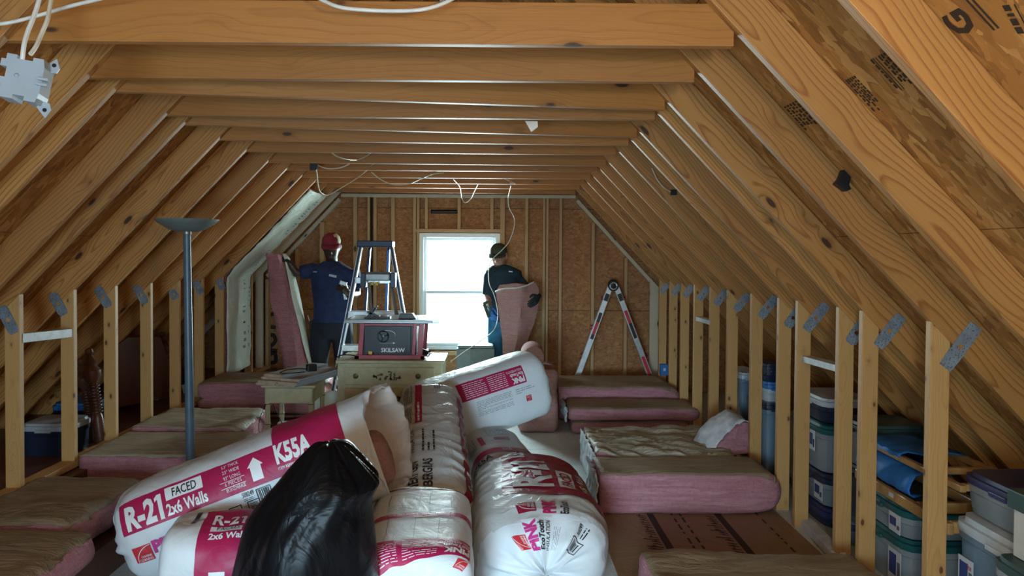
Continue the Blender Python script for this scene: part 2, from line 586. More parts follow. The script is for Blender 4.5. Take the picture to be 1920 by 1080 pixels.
M_['skin_dark'] = plain('dark_skin', (0.060, 0.034, 0.024), 0.42)
M_['skin_light'] = plain('light_skin', (0.52, 0.29, 0.21), 0.5)
M_['navy'] = plain('navy_work_shirt', (0.014, 0.030, 0.105), 0.8, var=0.15, bump=0.3)
M_['dark_trousers'] = plain('dark_trousers', (0.012, 0.017, 0.030), 0.85, var=0.15, bump=0.3)
M_['teal_shirt'] = plain('dark_teal_shirt', (0.010, 0.034, 0.050), 0.8, var=0.15, bump=0.3)
M_['jeans'] = plain('blue_jeans', (0.028, 0.16, 0.27), 0.85, var=0.15, bump=0.3)
M_['glove'] = plain('dark_work_glove', (0.012, 0.022, 0.026), 0.7)
M_['red_cap'] = plain('dark_red_cap', (0.24, 0.018, 0.040), 0.8)
M_['cream_cap'] = plain('cream_cap', (0.50, 0.46, 0.33), 0.8)
M_['olive_cap'] = plain('olive_cap', (0.055, 0.075, 0.045), 0.85)
M_['hair'] = plain('dark_hair', (0.025, 0.017, 0.012), 0.7)
M_['mask'] = plain('white_face_mask', (0.62, 0.60, 0.58), 0.7)
M_['boot'] = plain('brown_boot', (0.05, 0.03, 0.018), 0.6)
M_['eye'] = plain('eye_white', (0.20, 0.18, 0.16), 0.4)
M_['lip'] = plain('lips', (0.09, 0.035, 0.03), 0.5)
M_['ac'] = plain('grey_green_housing', (0.22, 0.30, 0.30), 0.5)
M_['carton'] = plain('white_carton', (0.56, 0.52, 0.44), 0.7)
M_['green_lid'] = plain('dark_teal_lid', (0.012, 0.105, 0.110), 0.35)
M_['dark_green'] = plain('dark_green_lid', (0.030, 0.070, 0.062), 0.45)
M_['purple_lid'] = plain('indigo_lid', (0.035, 0.038, 0.115), 0.4)
M_['white_lid'] = plain('white_lid', (0.55, 0.60, 0.64), 0.35)
M_['navy_plastic'] = plain('navy_plastic', (0.018, 0.028, 0.06), 0.35)
M_['canvas_blue'] = plain('blue_canvas', (0.012, 0.15, 0.46), 0.6, var=0.12)
M_['tan_wood'] = plain('varnished_wood', (0.46, 0.25, 0.085), 0.35, var=0.15)
M_['cloth_grey'] = plain('grey_cloth', (0.34, 0.34, 0.36), 0.9, var=0.3, scale=8)
M_['cloth_brown'] = plain('brown_cloth', (0.16, 0.11, 0.09), 0.9, var=0.4, scale=8)
M_['cloth_rose'] = plain('rose_cloth', (0.24, 0.08, 0.11), 0.9, var=0.4, scale=8)
M_['sticker'] = plain('white_sticker', (0.62, 0.64, 0.66), 0.4, var=0.03)
M_['sticker_blue'] = plain('blue_print', (0.035, 0.06, 0.22), 0.4)
M_['spray'] = plain('black_spray_paint', (0.012, 0.011, 0.010), 0.7)
M_['stamp'] = plain('black_stamp_ink', (0.030, 0.018, 0.010), 0.7)
M_['stamp_red'] = plain('red_stamp_ink', (0.28, 0.03, 0.03), 0.7)
M_['brown_ink'] = plain('brown_ink', (0.035, 0.018, 0.010), 0.7)


def clear_mat(name, col, alpha):
    g = G(name)
    n = g.noise(g.coord('Object', rnd=3.0), 6.0, 3)
    cc = g.ramp(n.outputs[0], [(0.3, tuple(x * 0.8 for x in col)), (0.7, col)])
    return g.done(cc, 0.22, Alpha=alpha)


M_['clear'] = clear_mat('cloudy_clear_plastic', (0.44, 0.50, 0.53), 0.60)
M_['clear_blue'] = clear_mat('blue_clear_plastic', (0.26, 0.38, 0.50), 0.70)


def glass_mat():
    g = G('window_glass')
    p = g.n('BsdfGlossy', {'Roughness': 0.02, 'Color': (1, 1, 1, 1)})
    t = g.n('BsdfTransparent', {'Color': (0.96, 0.99, 0.99, 1)})
    f = g.n('Fresnel', {'IOR': 1.3})
    m = g.n('MixShader', {0: f.outputs[0], 1: t.outputs[0], 2: p.outputs[0]})
    g.t.links.new(m.outputs[0], g.out.inputs[0])
    return g.mat


M_['glass'] = glass_mat()

# ================================================================== THE ATTIC SHELL
Z0, XC, MS = 3.58, -0.394, 1.05          # rafter undersides: z = Z0 - MS*|x - XC|
NS = math.sqrt(1 + MS * MS)
RX, LX = 1.76, -2.52                      # inner faces of the two knee walls
RD = [1.88, 2.45, 2.95, 3.50, 3.74, 4.25, 4.53, 5.01, 5.52, 5.97, 6.44, 6.90, 7.34, 7.80]
LD = [2.47, 2.98, 3.20, 3.72, 3.95, 4.46, 4.95, 5.46, 5.95, 6.44, 6.92, 7.36, 7.74, 8.10]
GY = 8.30                                 # room face of the gable studs
ORD = ['first', 'second', 'third', 'fourth', 'fifth', 'sixth', 'seventh', 'eighth', 'ninth', 'tenth', 'eleventh', 'twelfth', 'thirteenth', 'fourteenth', 'fifteenth', 'sixteenth']


def under(x):
    return Z0 - MS * abs(x - XC)


def under_at(z, side):
    d = (Z0 - z) / MS
    return XC + d if side > 0 else XC - d


struct(MB().box((-4.2, -1.6, -0.06), (3.4, 8.6, 0.0)).build('floor', M_['floor'], smooth=0))


def roof(side, name):
    x_e = under_at(-0.05, side)
    E = V((x_e, -1.5, under(x_e)))
    X = V((-side, 0, MS)).normalized()
    Zv = V((side * MS, 0, 1)).normalized()
    Y = Zv.cross(X)
    M = Matrix((X, Y, Zv)).transposed().to_4x4()
    M.translation = E
    L = (V((XC, -1.5, Z0)) - E).length + 0.16
    b = MB()
    ys = -10.05 if side > 0 else 0.0
    yl = [ys, ys + 10.05]
    b.box((-0.2, yl[0], 0.156), (L, yl[1], 0.175))
    x = -0.2
    k = 0
    while x < L:
        x2 = min(L, x + 1.216)
        y = yl[0] - (1.1 if k % 2 else 0)
        while y < yl[1]:
            y2 = min(yl[1], y + 2.436)
            if y2 > yl[0]:
                b.box((x, max(y, yl[0]), 0.142), (x2, y2, 0.157))
            y += 2.44
        x += 1.22
        k += 1
    o = b.build(name, M_['osb'], M=M, smooth=0)
    struct(o)
    return M


MRF = roof(1, 'ceiling_right')
MLF = roof(-1, 'ceiling_left')


def gable_poly(b, pts, y0, y1):
    n = len(pts)
    vs = [(x, y0, z) for x, z in pts] + [(x, y1, z) for x, z in pts]
    fs = [tuple(range(n)), tuple(range(2 * n - 1, n - 1, -1))]
    for i in range(n):
        j = (i + 1) % n
        fs.append((i, i + n, j + n, j))
    b.add(vs, fs)


def gable(name, y0, y1, hx0, hx1, hz0, hz1, m):
    top = lambda x: Z0 + 0.145 * NS - MS * abs(x - XC)
    b = MB()
    xl, xr = -4.1, 3.3
    gable_poly(b, [(xl, 0), (hx0, 0), (hx0, top(hx0)), (XC - (Z0 + .2) / MS, 0.0)], y0, y1)
    gable_poly(b, [(hx1, 0), (XC + (Z0 + .2) / MS, 0.0), (hx1, top(hx1))], y0, y1)
    gable_poly(b, [(hx0, 0), (hx1, 0), (hx1, hz0), (hx0, hz0)], y0, y1)
    mid = [(hx1, top(hx1))] + ([(XC, top(XC))] if hx0 < XC < hx1 else []) + [(hx0, top(hx0))]
    gable_poly(b, [(hx0, hz1), (hx1, hz1)] + mid, y0, y1)
    return struct(b.build(name, m, smooth=0))


WX0, WX1, WZ0, WZ1 = -0.835, 0.075, 0.49, 1.805
gable('wall_back', GY + 0.09, GY + 0.105, WX0, WX1, WZ0, WZ1, M_['osb_wall'])
gable('wall_front', -1.50, -1.485, -1.45, -0.05, 0.45, 1.75, M_['osb_wall'])


# ---- timbers
def timber(name, M, L, w, h, m, label, cat, group, cut=0.0, bevel=0.003):
    """box with its length on local X; the far end may be cut on a slant (cut = how much shorter at z = h)"""
    b = MB()
    vs = [(0, -w / 2, 0), (L, -w / 2, 0), (L, w / 2, 0), (0, w / 2, 0), (0, -w / 2, h), (L - cut, -w / 2, h), (L - cut, w / 2, h), (0, w / 2, h)]
    b.add(vs, [(0, 3, 2, 1), (4, 5, 6, 7), (0, 1, 5, 4), (1, 2, 6, 5), (2, 3, 7, 6), (3, 0, 4, 7)])
    o = b.build(name, m, M=M, smooth=0, bevel=bevel)
    return tag(o, label, cat, group)


def frame(X, Zv, P):
    X = V(X).normalized()
    Zv = (V(Zv) - X * X.dot(V(Zv))).normalized()
    Y = Zv.cross(X)
    M = Matrix((X, Y, Zv)).transposed().to_4x4()
    M.translation = V(P)
    return M


def rafter(side, d, label, m):
    x_e = under_at(0.02, side)
    P = V((x_e, d + 0.019, 0.02))
    L = (V((XC, d + .019, Z0)) - P).length - 0.03
    M = frame((-side, 0, MS), (side * MS, 0, 1), P)
    return timber('rafter', M, L, 0.038, 0.14, m, label, 'rafter', 'sloping roof rafters')


for i, d in enumerate(RD):
    rafter(1, d, 'sloping pine rafter on the storage bin side, %s from the camera' % ORD[i], M_['rafter'])
for i, d in enumerate(LD):
    pale = i == len(LD) - 1
    rafter(-1, d, 'pale sloping rafter behind the installed insulation by the gable wall' if pale else
           'sloping pine rafter on the floor lamp side, %s from the camera' % ORD[i], M_['pale_stud'] if pale else M_['rafter'])

# ---- collar ties: right end at RD, left end at LD
n_tie = 0
for i in range(1, 14):
    dr, dl = RD[i], LD[i - 1] if i - 1 < len(LD) else RD[i]
    z = 2.285 - (dr - 2.45) * 0.0125 + random.uniform(-.004, .004)
    xr, xl = under_at(z + 0.06, 1) + 0.02, under_at(z - 0.05, -1)
    yo = 0.059
    P = V((xl, dl + yo, z))
    Q = V((xr, dr + yo, z + random.uniform(-.006, .006)))
    if i == 13:
        P.y = Q.y - .05
    M = frame(Q - P, (0, 0, 1), P)
    lab = 'horizontal pine collar tie, %s from the camera' % ORD[i - 1]
    o = timber('collar_tie', M, (Q - P).length, 0.038, 0.142, M_['collar'], lab, 'collar tie', 'collar ties across the ceiling')
    n_tie += 1

# ridge and attic void above the ties
struct(MB().box((XC - .019, -1.48, Z0 - .12), (XC + .019, GY + .09, Z0 + .16)).build('trim_1', M_['collar'], smooth=0))


# ---- knee wall studs with nail plates
def nail_plate(parent, side, d, px_c, py_c, ln, ang, w=0.062):
    c = W(px_c, py_c, d - 0.0022)
    a = R(ang) * side
    X = V((math.sin(a), 0, math.cos(a)))
    Zv = V((0, -1, 0))
    M = frame(X, Zv, c)
    b = MB()
    nx, ny = 8, 3
    # plate with a round hole in the middle
    k = 24
    hr = 0.011
    outer, inner = [], []
    for j in range(k):
        t = 2 * math.pi * j / k
        cx, cy = math.cos(t), math.sin(t)
        s = 1 / max(abs(cx) / (ln / 2), abs(cy) / (w / 2))
        outer.append((cx * s, cy * s))
        inner.append((cx * hr, cy * hr))
    for zt in (0.0, 0.0016):
        vs = [(x, y, zt) for x, y in outer] + [(x, y, zt) for x, y in inner]
        fs = [(j, (j + 1) % k, k + (j + 1) % k, k + j) for j in range(k)]
        if zt == 0:
            fs = [f[::-1] for f in fs]
        b.add(vs, fs, 0, M)
    vs = [(x, y, 0) for x, y in outer] + [(x, y, .0016) for x, y in outer]
    b.add(vs, [(j, (j + 1) % k, k + (j + 1) % k, k + j) for j in range(k)], 0, M)
    # punched teeth
    rr = random.Random(int(px_c))
    for ix in range(-7, 8):
        for iy in range(-2, 3):
            x, y = ix * ln / 16, iy * w / 5.6
            if x * x + y * y > .0009:
                b.box((x - .0022, y - .0012, .0012), (x + .0022, y + .0012, .0042), 0, M)
    return b.build('nail_plate', M_['plate'], parent, smooth=0)


def knee_stud(side, d, z_bot, label, m, plate=None, wd=0.079):
    x = RX if side > 0 else LX
    ztop = under(x)
    P = V((x, d + 0.019, z_bot))
    M = frame((0, 0, 1), (side, 0, 0), P)
    o = timber('knee_wall_stud', M, ztop - z_bot, 0.038, wd, m, label, 'stud', 'knee wall studs', cut=MS * wd)
    if plate:
        nail_plate(o, side, d, *plate)
    return o


RPL = {2: (1801, 650, .21, 36), 3: (1668, 621, .185, 37), 4: (1606, 624, .13, 33), 5: (1530, 595, .19, 38), 6: (1487, 596, .13, 33), 7: (1440, 576, .175, 36),
       8: (1391, 567, .155, 38), 9: (1352, 558, .145, 36), 10: (1319, 551, .13, 36), 11: (1291, 546, .125, 36), 12: (1269, 543, .12, 36), 13: (1246, 541, .11, 36)}
rl = 0
for i, d in enumerate(RD):
    if i < 2:
        continue
    knee_stud(1, d, 0.0, 'upright knee wall stud on the storage bin side, %s from the camera' % ORD[rl], M_['stud'], RPL.get(i))
    rl += 1
LPL = {4: (15, 600, .16, 27), 5: (109, 570, .15, 30), 6: (193, 557, .155, 30), 7: (264, 553, .15, 30), 8: (326, 552, .08, 30), 9: (372, 539, .12, 25), 10: (414, 533, .10, 22)}
ll = 0
LBOT = 0.31
for i, d in enumerate(LD):
    if i < 4:
        continue
    if i == len(LD) - 1:
        knee_stud(-1, d, 0.3, 'pale knotty stud beside the installed insulation at the gable corner', M_['pale_stud'])
    else:
        knee_stud(-1, d, LBOT, 'upright knee wall stud on the floor lamp side, %s from the camera' % ORD[ll], M_['stud'], LPL.get(i))
    ll += 1
knee_stud(1, GY - .02, 0.0, 'pale stud at the gable corner above the blue outlet box', M_['pale_stud'], wd=.1)

# raised sill under the lamp-side studs
struct(MB().box((LX - .085, 1.5, LBOT - .04), (LX + .004, GY + .08, LBOT)).build('trim_2', M_['stud'], smooth=0, bevel=.003))

# ---- gable framing
M_top = V((under_at(2.20, -1), GY + .0445, 2.20))
xr = under_at(2.20, 1)
tag(MB().box((M_top.x, GY, 2.20), (xr, GY + .089, 2.238)).build('top_plate', M_['pale_stud'], smooth=0, bevel=.002),
    'horizontal top plate across the gable wall just under the last collar tie', 'plate')
for side, nm in ((1, 'bin side'), (-1, 'lamp side')):
    xa = under_at(2.20, side)
    xb = RX if side > 0 else LX
    P = V((xb, GY + .0445, under(xb) - .055))
    Q = V((xa, GY + .0445, 2.20 - .055 + .02))
    M = frame(Q - P, (side, 0, 1), P)
    timber('sloping_plate', M, (Q - P).length, 0.089, 0.04, M_['pale_stud'], 'pale sloping plate along the gable wall edge on the %s' % nm, 'plate', 'sloping gable plates')

GST = [(603.5, 8, 'behind the man in the red cap'), (665.5, 7, 'behind the stepladder, next to the red cap'), (691, 4.5, 'on the lamp side of the black vertical pipe'),
       (703, 6, 'on the window side of the black vertical pipe'), (736.5, 7, 'between the pipe and the window'), (777, 5.5, 'first of the pair on the stepladder side of the window'),
       (783.5, 5.5, 'next to the window frame on the stepladder side'), (942, 9, 'next to the window frame behind the capped man'), (987, 6, 'behind the shoulder of the man with the green cap'),
       (1020, 5, 'first of the pair behind the held pink batt'), (1026, 4.5, 'second of the pair behind the held pink batt'), (1051, 5.5, 'between the held batt and the aluminium ladder'),
       (1112, 6, 'rising behind the aluminium ladder hinge, lamp side leg'), (1174, 6, 'behind the bin side leg of the aluminium ladder'), (500, 6, 'beside the black graffiti'), (556, 6, 'behind the hanging pink batt')]
for px, wpx, where in GST:
    c = W(px, 475, GY)
    w = wpx * GY / FPX
    zt = min(2.20, under(c.x) - 0.06)
    M = frame((0, 0, 1), (0, 1, 0), V((c.x, GY, 0.0)))
    timber('gable_stud', M, zt, w, .089, M_['gable_stud'], 'gable wall stud ' + where, 'stud', 'gable wall studs', bevel=.002)
for px, wpx, where in [(799, 5.5, 'nearest the stepladder'), (860.5, 6, 'beside the black strip'), (922, 6, 'nearest the hanging cable')]:
    c = W(px, 475, GY)
    w = wpx * GY / FPX
    M = frame((0, 0, 1), (0, 1, 0), V((c.x, GY, WZ1 + .045)))
    timber('cripple_stud', M, 2.20 - WZ1 - .045, w, .089, M_['gable_stud'], 'short stud above the window, %s' % where, 'stud', 'short studs above the window', bevel=.002)
tag(MB().box((WX0 - .04, GY - .004, WZ1 + .008), (WX1 + .03, GY + .089, WZ1 + .045)).build('window_header', M_['gable_stud'], smooth=0, bevel=.002),
    'flat wooden header board right above the window', 'header')
tag(MB().box((WX0 - .04, GY - .004, WZ0 - .06), (WX1 + .03, GY + .089, WZ0 - .012)).build('rough_sill', M_['gable_stud'], smooth=0, bevel=.002),
    'rough wooden sill right under the window', 'sill')


# ---- windows
def window(name, x0, x1, z0, z1, y, rail, fac):
    """double hung vinyl window; fac = +1 looks out towards +Y"""
    yy = lambda a, b: (min(y + fac * a, y + fac * b), max(y + fac * a, y + fac * b))
    b = MB()
    ya, yb = yy(-.015, .08)
    t = .05
    b.box((x0, ya, z0), (x0 + t, yb, z1)); b.box((x1 - t, ya, z0), (x1, yb, z1))
    b.box((x0 + t, ya, z1 - t), (x1 - t, yb, z1)); b.box((x0 + t, ya, z0), (x1 - t, yb, z0 + t * .8))
    w = struct(b.build(name, M_['vinyl'], smooth=0, bevel=.004))
    for k, (za, zb, oa, ob) in enumerate(((rail - .012, z1 - t, .04, .07), (z0 + t * .8, rail + .02, .008, .038))):
        s = MB()
        ya, yb = yy(oa, ob)
        q = .034
        xa, xb = x0 + t, x1 - t
        s.box((xa, ya, za), (xa + q, yb, zb)); s.box((xb - q, ya, za), (xb, yb, zb))
        s.box((xa + q, ya, zb - q), (xb - q, yb, zb)); s.box((xa + q, ya, za), (xb - q, yb, za + q))
        sash = s.build('sash', M_['vinyl'], w, smooth=0, bevel=.003)
        yg = (ya + yb) / 2
        MB().box((xa + q - .005, yg - .002, za + q - .005), (xb - q + .005, yg + .002, zb - q + .005)).build('pane', M_['glass'], sash, smooth=0)
    return w


window('window_1', WX0, WX1, WZ0, WZ1, GY + .045, 1.135, 1)
window('window_2', -1.45, -0.05, 0.45, 1.75, -1.46, 1.1, -1)

# ---- black pipe, flashing strip, seam, graffiti
pts = [W(696.5, 371, GY + .05), W(696.5, 700, GY + .05)]
tag(MB().tube(pts, .010, 8).build('vent_pipe', M_['black']), 'thin black vertical pipe between two gable studs behind the stepladder', 'pipe')
b = MB()
rr = random.Random(3)
for r in range(2):
    y0 = GY + .086
    def fn(u, v, r=r):
        px, py = 808 + 50 * u, 393 + 7.5 * v
        p = W(px, py, GY + .089)
        p.y = GY + .082 - .012 * math.sin(v * math.pi) + .004 * nz(p, 22, 4)
        return p
b.grid(fn, 22, 6)
o = b.build('flashing_strip', M_['black'])
tag(o, 'crumpled black flashing strip across the gable sheathing above the window', 'strip')
sm = o.modifiers.new('thick', 'SOLIDIFY'); sm.thickness = .003
# spray lettering on the gable sheathing
def spray(strokes, y):
    b = MB()
    for st in strokes:
        pts = spline([W(px, py, y) for px, py in st], 6)
        n = len(pts)
        ring = []
        for i, p in enumerate(pts):
            t = (pts[min(i + 1, n - 1)] - pts[max(i - 1, 0)]).normalized()
            s = V((-t.z, 0, t.x)) * .022
            ring.append([p + s, p - s])
        b.rings(ring, 0, cap=False, close=False)
    return b
b = spray([[(498, 592), (516, 588)], [(497, 612), (517, 614)], [(499, 632), (512, 628), (516, 640), (505, 650), (498, 646)], [(499, 655), (520, 658)],
           [(503, 666), (515, 662), (516, 678), (500, 680)]], GY + .0885)
o = b.build('spray_lettering', M_['spray'], smooth=0)
tag(o, 'black spray painted scrawl on the gable sheathing beside the pale corner stud', 'graffiti')
sm = o.modifiers.new('thick', 'SOLIDIFY'); sm.thickness = .001


# ---- mill stamps printed on the roof sheathing (bin side)
def roof_point(px, py):
    d = ray(px, py)
    n = V((MS, 0, 1)).normalized()
    p0 = V((XC, 0, Z0)) + n * 0.1415
    t = n.dot(p0 - CAM) / n.dot(d)
    return CAM + d * t


def stamp(px, py, w, h, kind, label, ang=0):
    c = roof_point(px, py)
    n = V((-MS, 0, -1)).normalized()
    # text runs down the slope as it does on the sheet
    X = (V((1, 0, -MS)).normalized() * math.cos(ang) + V((0, 1, 0)) * math.sin(ang)).normalized()
    Y = n.cross(X)
    M = Matrix((X, Y, n)).transposed().to_4x4()
    M.translation = c + n * .001
    b = MB()
    rr = random.Random(int(px))
    if kind == 'G':
        b.text('G', .04, M, w, h)
        for k in (-.035, -.05):
            b.box((-.02, k, 0), (w + .03, k + .006, .0006), 0, M)
            b.box((-.02, h - k - .006, 0), (w + .03, h - k, .0006), 0, M)
    else:
        rows = kind
        rh = h / rows
        for r in range(rows):
            x = 0
            if rr.random() < .12:
                b.box((0, r * rh, 0), (w, r * rh + .003, .0006), 0, M)
                continue
            end = w * rr.uniform(.6, 1)
            while x < end:
                l = rr.uniform(.006, .02)
                b.box((x, r * rh, 0), (x + l, r * rh + rh * .6, .0006), 0, M)
                x += l + rr.uniform(.003, .008)
    return tag(b.build('mill_stamp', M_['stamp'], smooth=0), label, 'stamp', 'mill stamps on the roof sheathing')


stamp(1838, 52, .07, .085, 'G', 'black letter G stamp printed on roof sheathing near the top corner', math.pi)
stamp(1632, 112, .13, .16, 11, 'dense black text stamp on roof sheathing beside the nearest whole rafter', 0)
stamp(1585, 150, .15, .07, 5, 'smaller text rows of stamp on roof sheathing under the dense stamp', 0)
stamp(1470, 200, .12, .13, 5, 'sparse black handwriting stamp on the roof sheathing between two rafters', 0)
stamp(1880, 10, .10, .12, 4, 'cropped black stamp on roof sheathing at the very top corner', .3)

# ---- white painted blocking between studs
def block(a, b_, label, w=.06, h=.03):
    a, b_ = V(a), V(b_)
    o = MB().beam(a, b_, w, h).build('blocking', [M_['white_paint']], smooth=0, bevel=.002)
    tag(o, label, 'blocking', 'white painted boards between studs')


block(W(37, 634, LD[4] + .03), W(131, 624, LD[5] + .01), 'white painted board between the first two lamp side studs', .045, .05)
block(W(1504, 672, RD[5] + .03) + V((.02, 0, 0)), W(1576, 692, RD[4] + .01) + V((.02, 0, 0)), 'white painted board high between two bin side studs', .07, .035)
block(W(1503, 978, RD[5] + .03) + V((.02, 0, 0)), W(1566, 1044, RD[4] + .0) + V((.02, 0, 0)), 'white painted board at floor level between two bin side studs', .07, .045)
block(W(1305, 597, RD[10] + .03) + V((.02, 0, 0)), W(1332, 605, RD[9] + .01) + V((.02, 0, 0)), 'short white board between two far bin side studs', .06, .035)


# ================================================================== INSULATION BAGS
class Bag:
    """a stuffed poly bag: axis A->B, half width a (sideways), half height b; prints are laid on its skin by arc length"""
    def __init__(s, A, B, a, b, cap=(.16, .16), sq=2.6, wr=.008, wf=7.0, seed=1.0, up=(0, 0, 1), bend=0.0, groove=0.0, taper=0.0, openend=False, ce=(.55, .55)):
        s.A, s.B = V(A), V(B)
        s.a, s.b, s.sq, s.wr, s.wf, s.seed, s.bend, s.groove, s.taper = a, b, sq, wr, wf, seed, bend, groove, taper
        s.t = (s.B - s.A).normalized()
        s.L = (s.B - s.A).length
        s.shear = 0.0
        up = V(up)
        s.n = (up - s.t * up.dot(s.t)).normalized()
        s.s = s.t.cross(s.n)
        # profile (x along the axis, r) of the rounded ends, then arc length
        prof = []
        c0, c1 = cap
        K = 14
        for i in range(K + 1):
            u = (i / K) * math.pi / 2
            prof.append((c0 * (1 - max(math.cos(u), 0) ** ce[0]), math.sin(u) ** ce[0] if u > 0 else 0.0))
        for i in range(1, 26):
            prof.append((c0 + (s.L - c0 - c1) * i / 25, 1.0))
        if not openend:
            for i in range(K - 1, -1, -1):
                u = (i / K) * math.pi / 2
                prof.append((s.L - c1 * (1 - max(math.cos(u), 0) ** ce[1]), math.sin(u) ** ce[1] if u > 0 else 0.0))
        m = (a + b) / 2
        acc = [0.0]
        for (x0, r0), (x1, r1) in zip(prof, prof[1:]):
            acc.append(acc[-1] + math.hypot(x1 - x0, (r1 - r0) * m))
        s.prof, s.acc, s.len = prof, acc, acc[-1]
        s.m = m

    def P(s, l, w, off=0.0):
        """skin point at arc length l from the A end and arc length w round from the top (towards side s)"""
        th = w / s.m
        l = min(max(l, 0.0), s.len - 1e-6)
        i = 0
        while s.acc[i + 1] < l:
            i += 1
        k = (l - s.acc[i]) / max(s.acc[i + 1] - s.acc[i], 1e-9)
        x = s.prof[i][0] * (1 - k) + s.prof[i + 1][0] * k
        r = s.prof[i][1] * (1 - k) + s.prof[i + 1][1] * k
        c, sn = math.cos(th), math.sin(th)
        q = (abs(c) ** s.sq + abs(sn) ** s.sq) ** (-1 / s.sq)
        tp = 1 + s.taper * (x / s.L - .5)
        d = s.n * (c * q * s.b * tp) + s.s * (sn * q * s.a * tp)
        base = s.A + s.t * x + s.n * (s.bend * math.sin(math.pi * x / s.L))
        p = base + d * r
        f = nz(p, s.wf, s.seed) * s.wr
        if s.wr:
            f += (abs(nz(p, s.wf * 2.3, s.seed + 9)) - .25) * s.wr * -.8
            e = 1 - r
            f += nz(V((th * 2.2, l * 3, s.seed)), 1.6, 3) * .05 * min(1, e * 2.0)
        if s.groove:
            ph = l * 2 * math.pi / .115 + 1.2 * math.sin(th * 1.1 + 1) + 5.0 * nz(p, 2.2, 5) + 1.5 * nz(p, 6.0, 2)
            g = 1 - 2 * abs(math.sin(ph / 2)) ** .6
            f += s.groove * g * (.25 + 1.1 * abs(nz(p, 3.5, 7)) + 0.35 * abs(math.sin(th))) * min(1, r * r)
        dn = (d * r + s.t * (s.m * ((-1 if x < s.L / 2 else 1) * (1 - r)))).normalized()
        return p + dn * (f + off)

    def skin(s, mb, nl=88, nw=80, mi=0, mif=None):
        def fn(u, v):
            return s.P(u * s.len, (v * 2 - 1) * math.pi * s.m)
        o = len(mb.f)
        mb.grid(fn, nl, nw, mi)
        if mif:
            k = 0
            for i in range(nl):
                for j in range(nw):
                    mb.m[o + k] = mif((i + .5) / nl * s.len, ((j + .5) / nw * 2 - 1) * math.pi * s.m, mi)
                    k += 1

    def patch(s, mb, l0, l1, w0, w1, mi, off=.003, step=.016):
        nu = max(2, int(abs(l1 - l0) / step)); nv = max(2, int(abs(w1 - w0) / step))
        mb.grid(lambda u, v: s.P(l0 + (l1 - l0) * u + s.shear * (w0 + (w1 - w0) * v), w0 + (w1 - w0) * v, off), nu, nv, mi)

    def poly(s, mb, pts, mi, off=.0045):
        s.flat(mb, pts, [tuple(range(len(pts)))], mi, off)

    def flat(s, mb, vs, fs, mi, off):
        bm = bmesh.new()
        bv = [bm.verts.new((x, y, 0)) for x, y in vs]
        for f in fs:
            try:
                bm.faces.new([bv[i] for i in f])
            except ValueError:
                pass
        xs = [p[0] for p in vs]; ys = [p[1] for p in vs]
        for lo, hi, ax in ((min(xs), max(xs), 0), (min(ys), max(ys), 1)):
            st = .022
            k = math.floor(lo / st) + 1
            while k * st < hi:
                co = (k * st, 0, 0) if ax == 0 else (0, k * st, 0)
                no = (1, 0, 0) if ax == 0 else (0, 1, 0)
                bmesh.ops.bisect_plane(bm, geom=bm.verts[:] + bm.edges[:] + bm.faces[:], plane_co=co, plane_no=no)
                k += 1
        bm.verts.index_update()
        mb.add([s.P(v.co.x + s.shear * v.co.y, v.co.y, off) for v in bm.verts], [tuple(v.index for v in f.verts) for f in bm.faces], mi)
        bm.free()

    def text(s, mb, txt, bold, l, w, width, height, rot, mi, off=.006):
        """rot 0: reads along +axis with its top towards -w; 90: reads along +w with its top towards +axis;
        180: reads along -axis, top towards +w; 270: reads along -w, top towards -axis.  (l, w) is the start of the base line"""
        vs, fs = text_shape(txt, bold)
        out = []
        for a, b in vs:
            x, y = a * width, b * height
            if rot == 0:
                out.append((l + x, w - y))
            elif rot == 90:
                out.append((l + y, w + x))
            elif rot == 180:
                out.append((l - x, w + y))
            else:
                out.append((l - y, w - x))
        s.flat(mb, out, fs, mi, off)

    def lines(s, mb, l0, l1, w0, w1, rows, mi, seed=1, along='l', off=.0055, fill=.4):
        """rows of unreadably small print"""
        rr = random.Random(seed)
        for r in range(rows):
            if along == 'l':
                w = w0 + (w1 - w0) * (r + .5) / rows
                h = abs(w1 - w0) / rows * fill / 2
                x = l0
                while x < l1:
                    q = min(l1, x + rr.uniform(.012, .045))
                    s.flat(mb, [(x, w - h), (q, w - h), (q, w + h), (x, w + h)], [(0, 1, 2, 3)], mi, off)
                    x = q + .006
                    if rr.random() < .06:
                        break
            else:
                l = l0 + (l1 - l0) * (r + .5) / rows
                h = abs(l1 - l0) / rows * fill / 2
                x = w0
                while x < w1:
                    q = min(w1, x + rr.uniform(.012, .045))
                    s.flat(mb, [(l - h, x), (l + h, x), (l + h, q), (l - h, q)], [(0, 1, 2, 3)], mi, off)
                    x = q + .006
                    if rr.random() < .06:
                        break

    def frame(s, mb, l0, l1, w0, w1, t, mi, off=.0055):
        s.patch(mb, l0, l1, w0, w0 + t, mi, off); s.patch(mb, l0, l1, w1 - t, w1, mi, off)
        s.patch(mb, l0, l0 + t, w0, w1, mi, off); s.patch(mb, l1 - t, l1, w0, w1, mi, off)

    def barcode(s, mb, l0, l1, w0, w1, mi, along='l', seed=2):
        rr = random.Random(seed)
        if along == 'l':
            x = l0
            while x < l1:
                q = min(l1, x + rr.choice((.003, .005, .008)))
                s.flat(mb, [(x, w0), (q, w0), (q, w1), (x, w1)], [(0, 1, 2, 3)], mi, .006)
                x = q + rr.choice((.003, .005))
        else:
            x = w0
            while x < w1:
                q = min(w1, x + rr.choice((.003, .005, .008)))
                s.flat(mb, [(l0, x), (l1, x), (l1, q), (l0, q)], [(0, 1, 2, 3)], mi, .006)
                x = q + rr.choice((.003, .005))

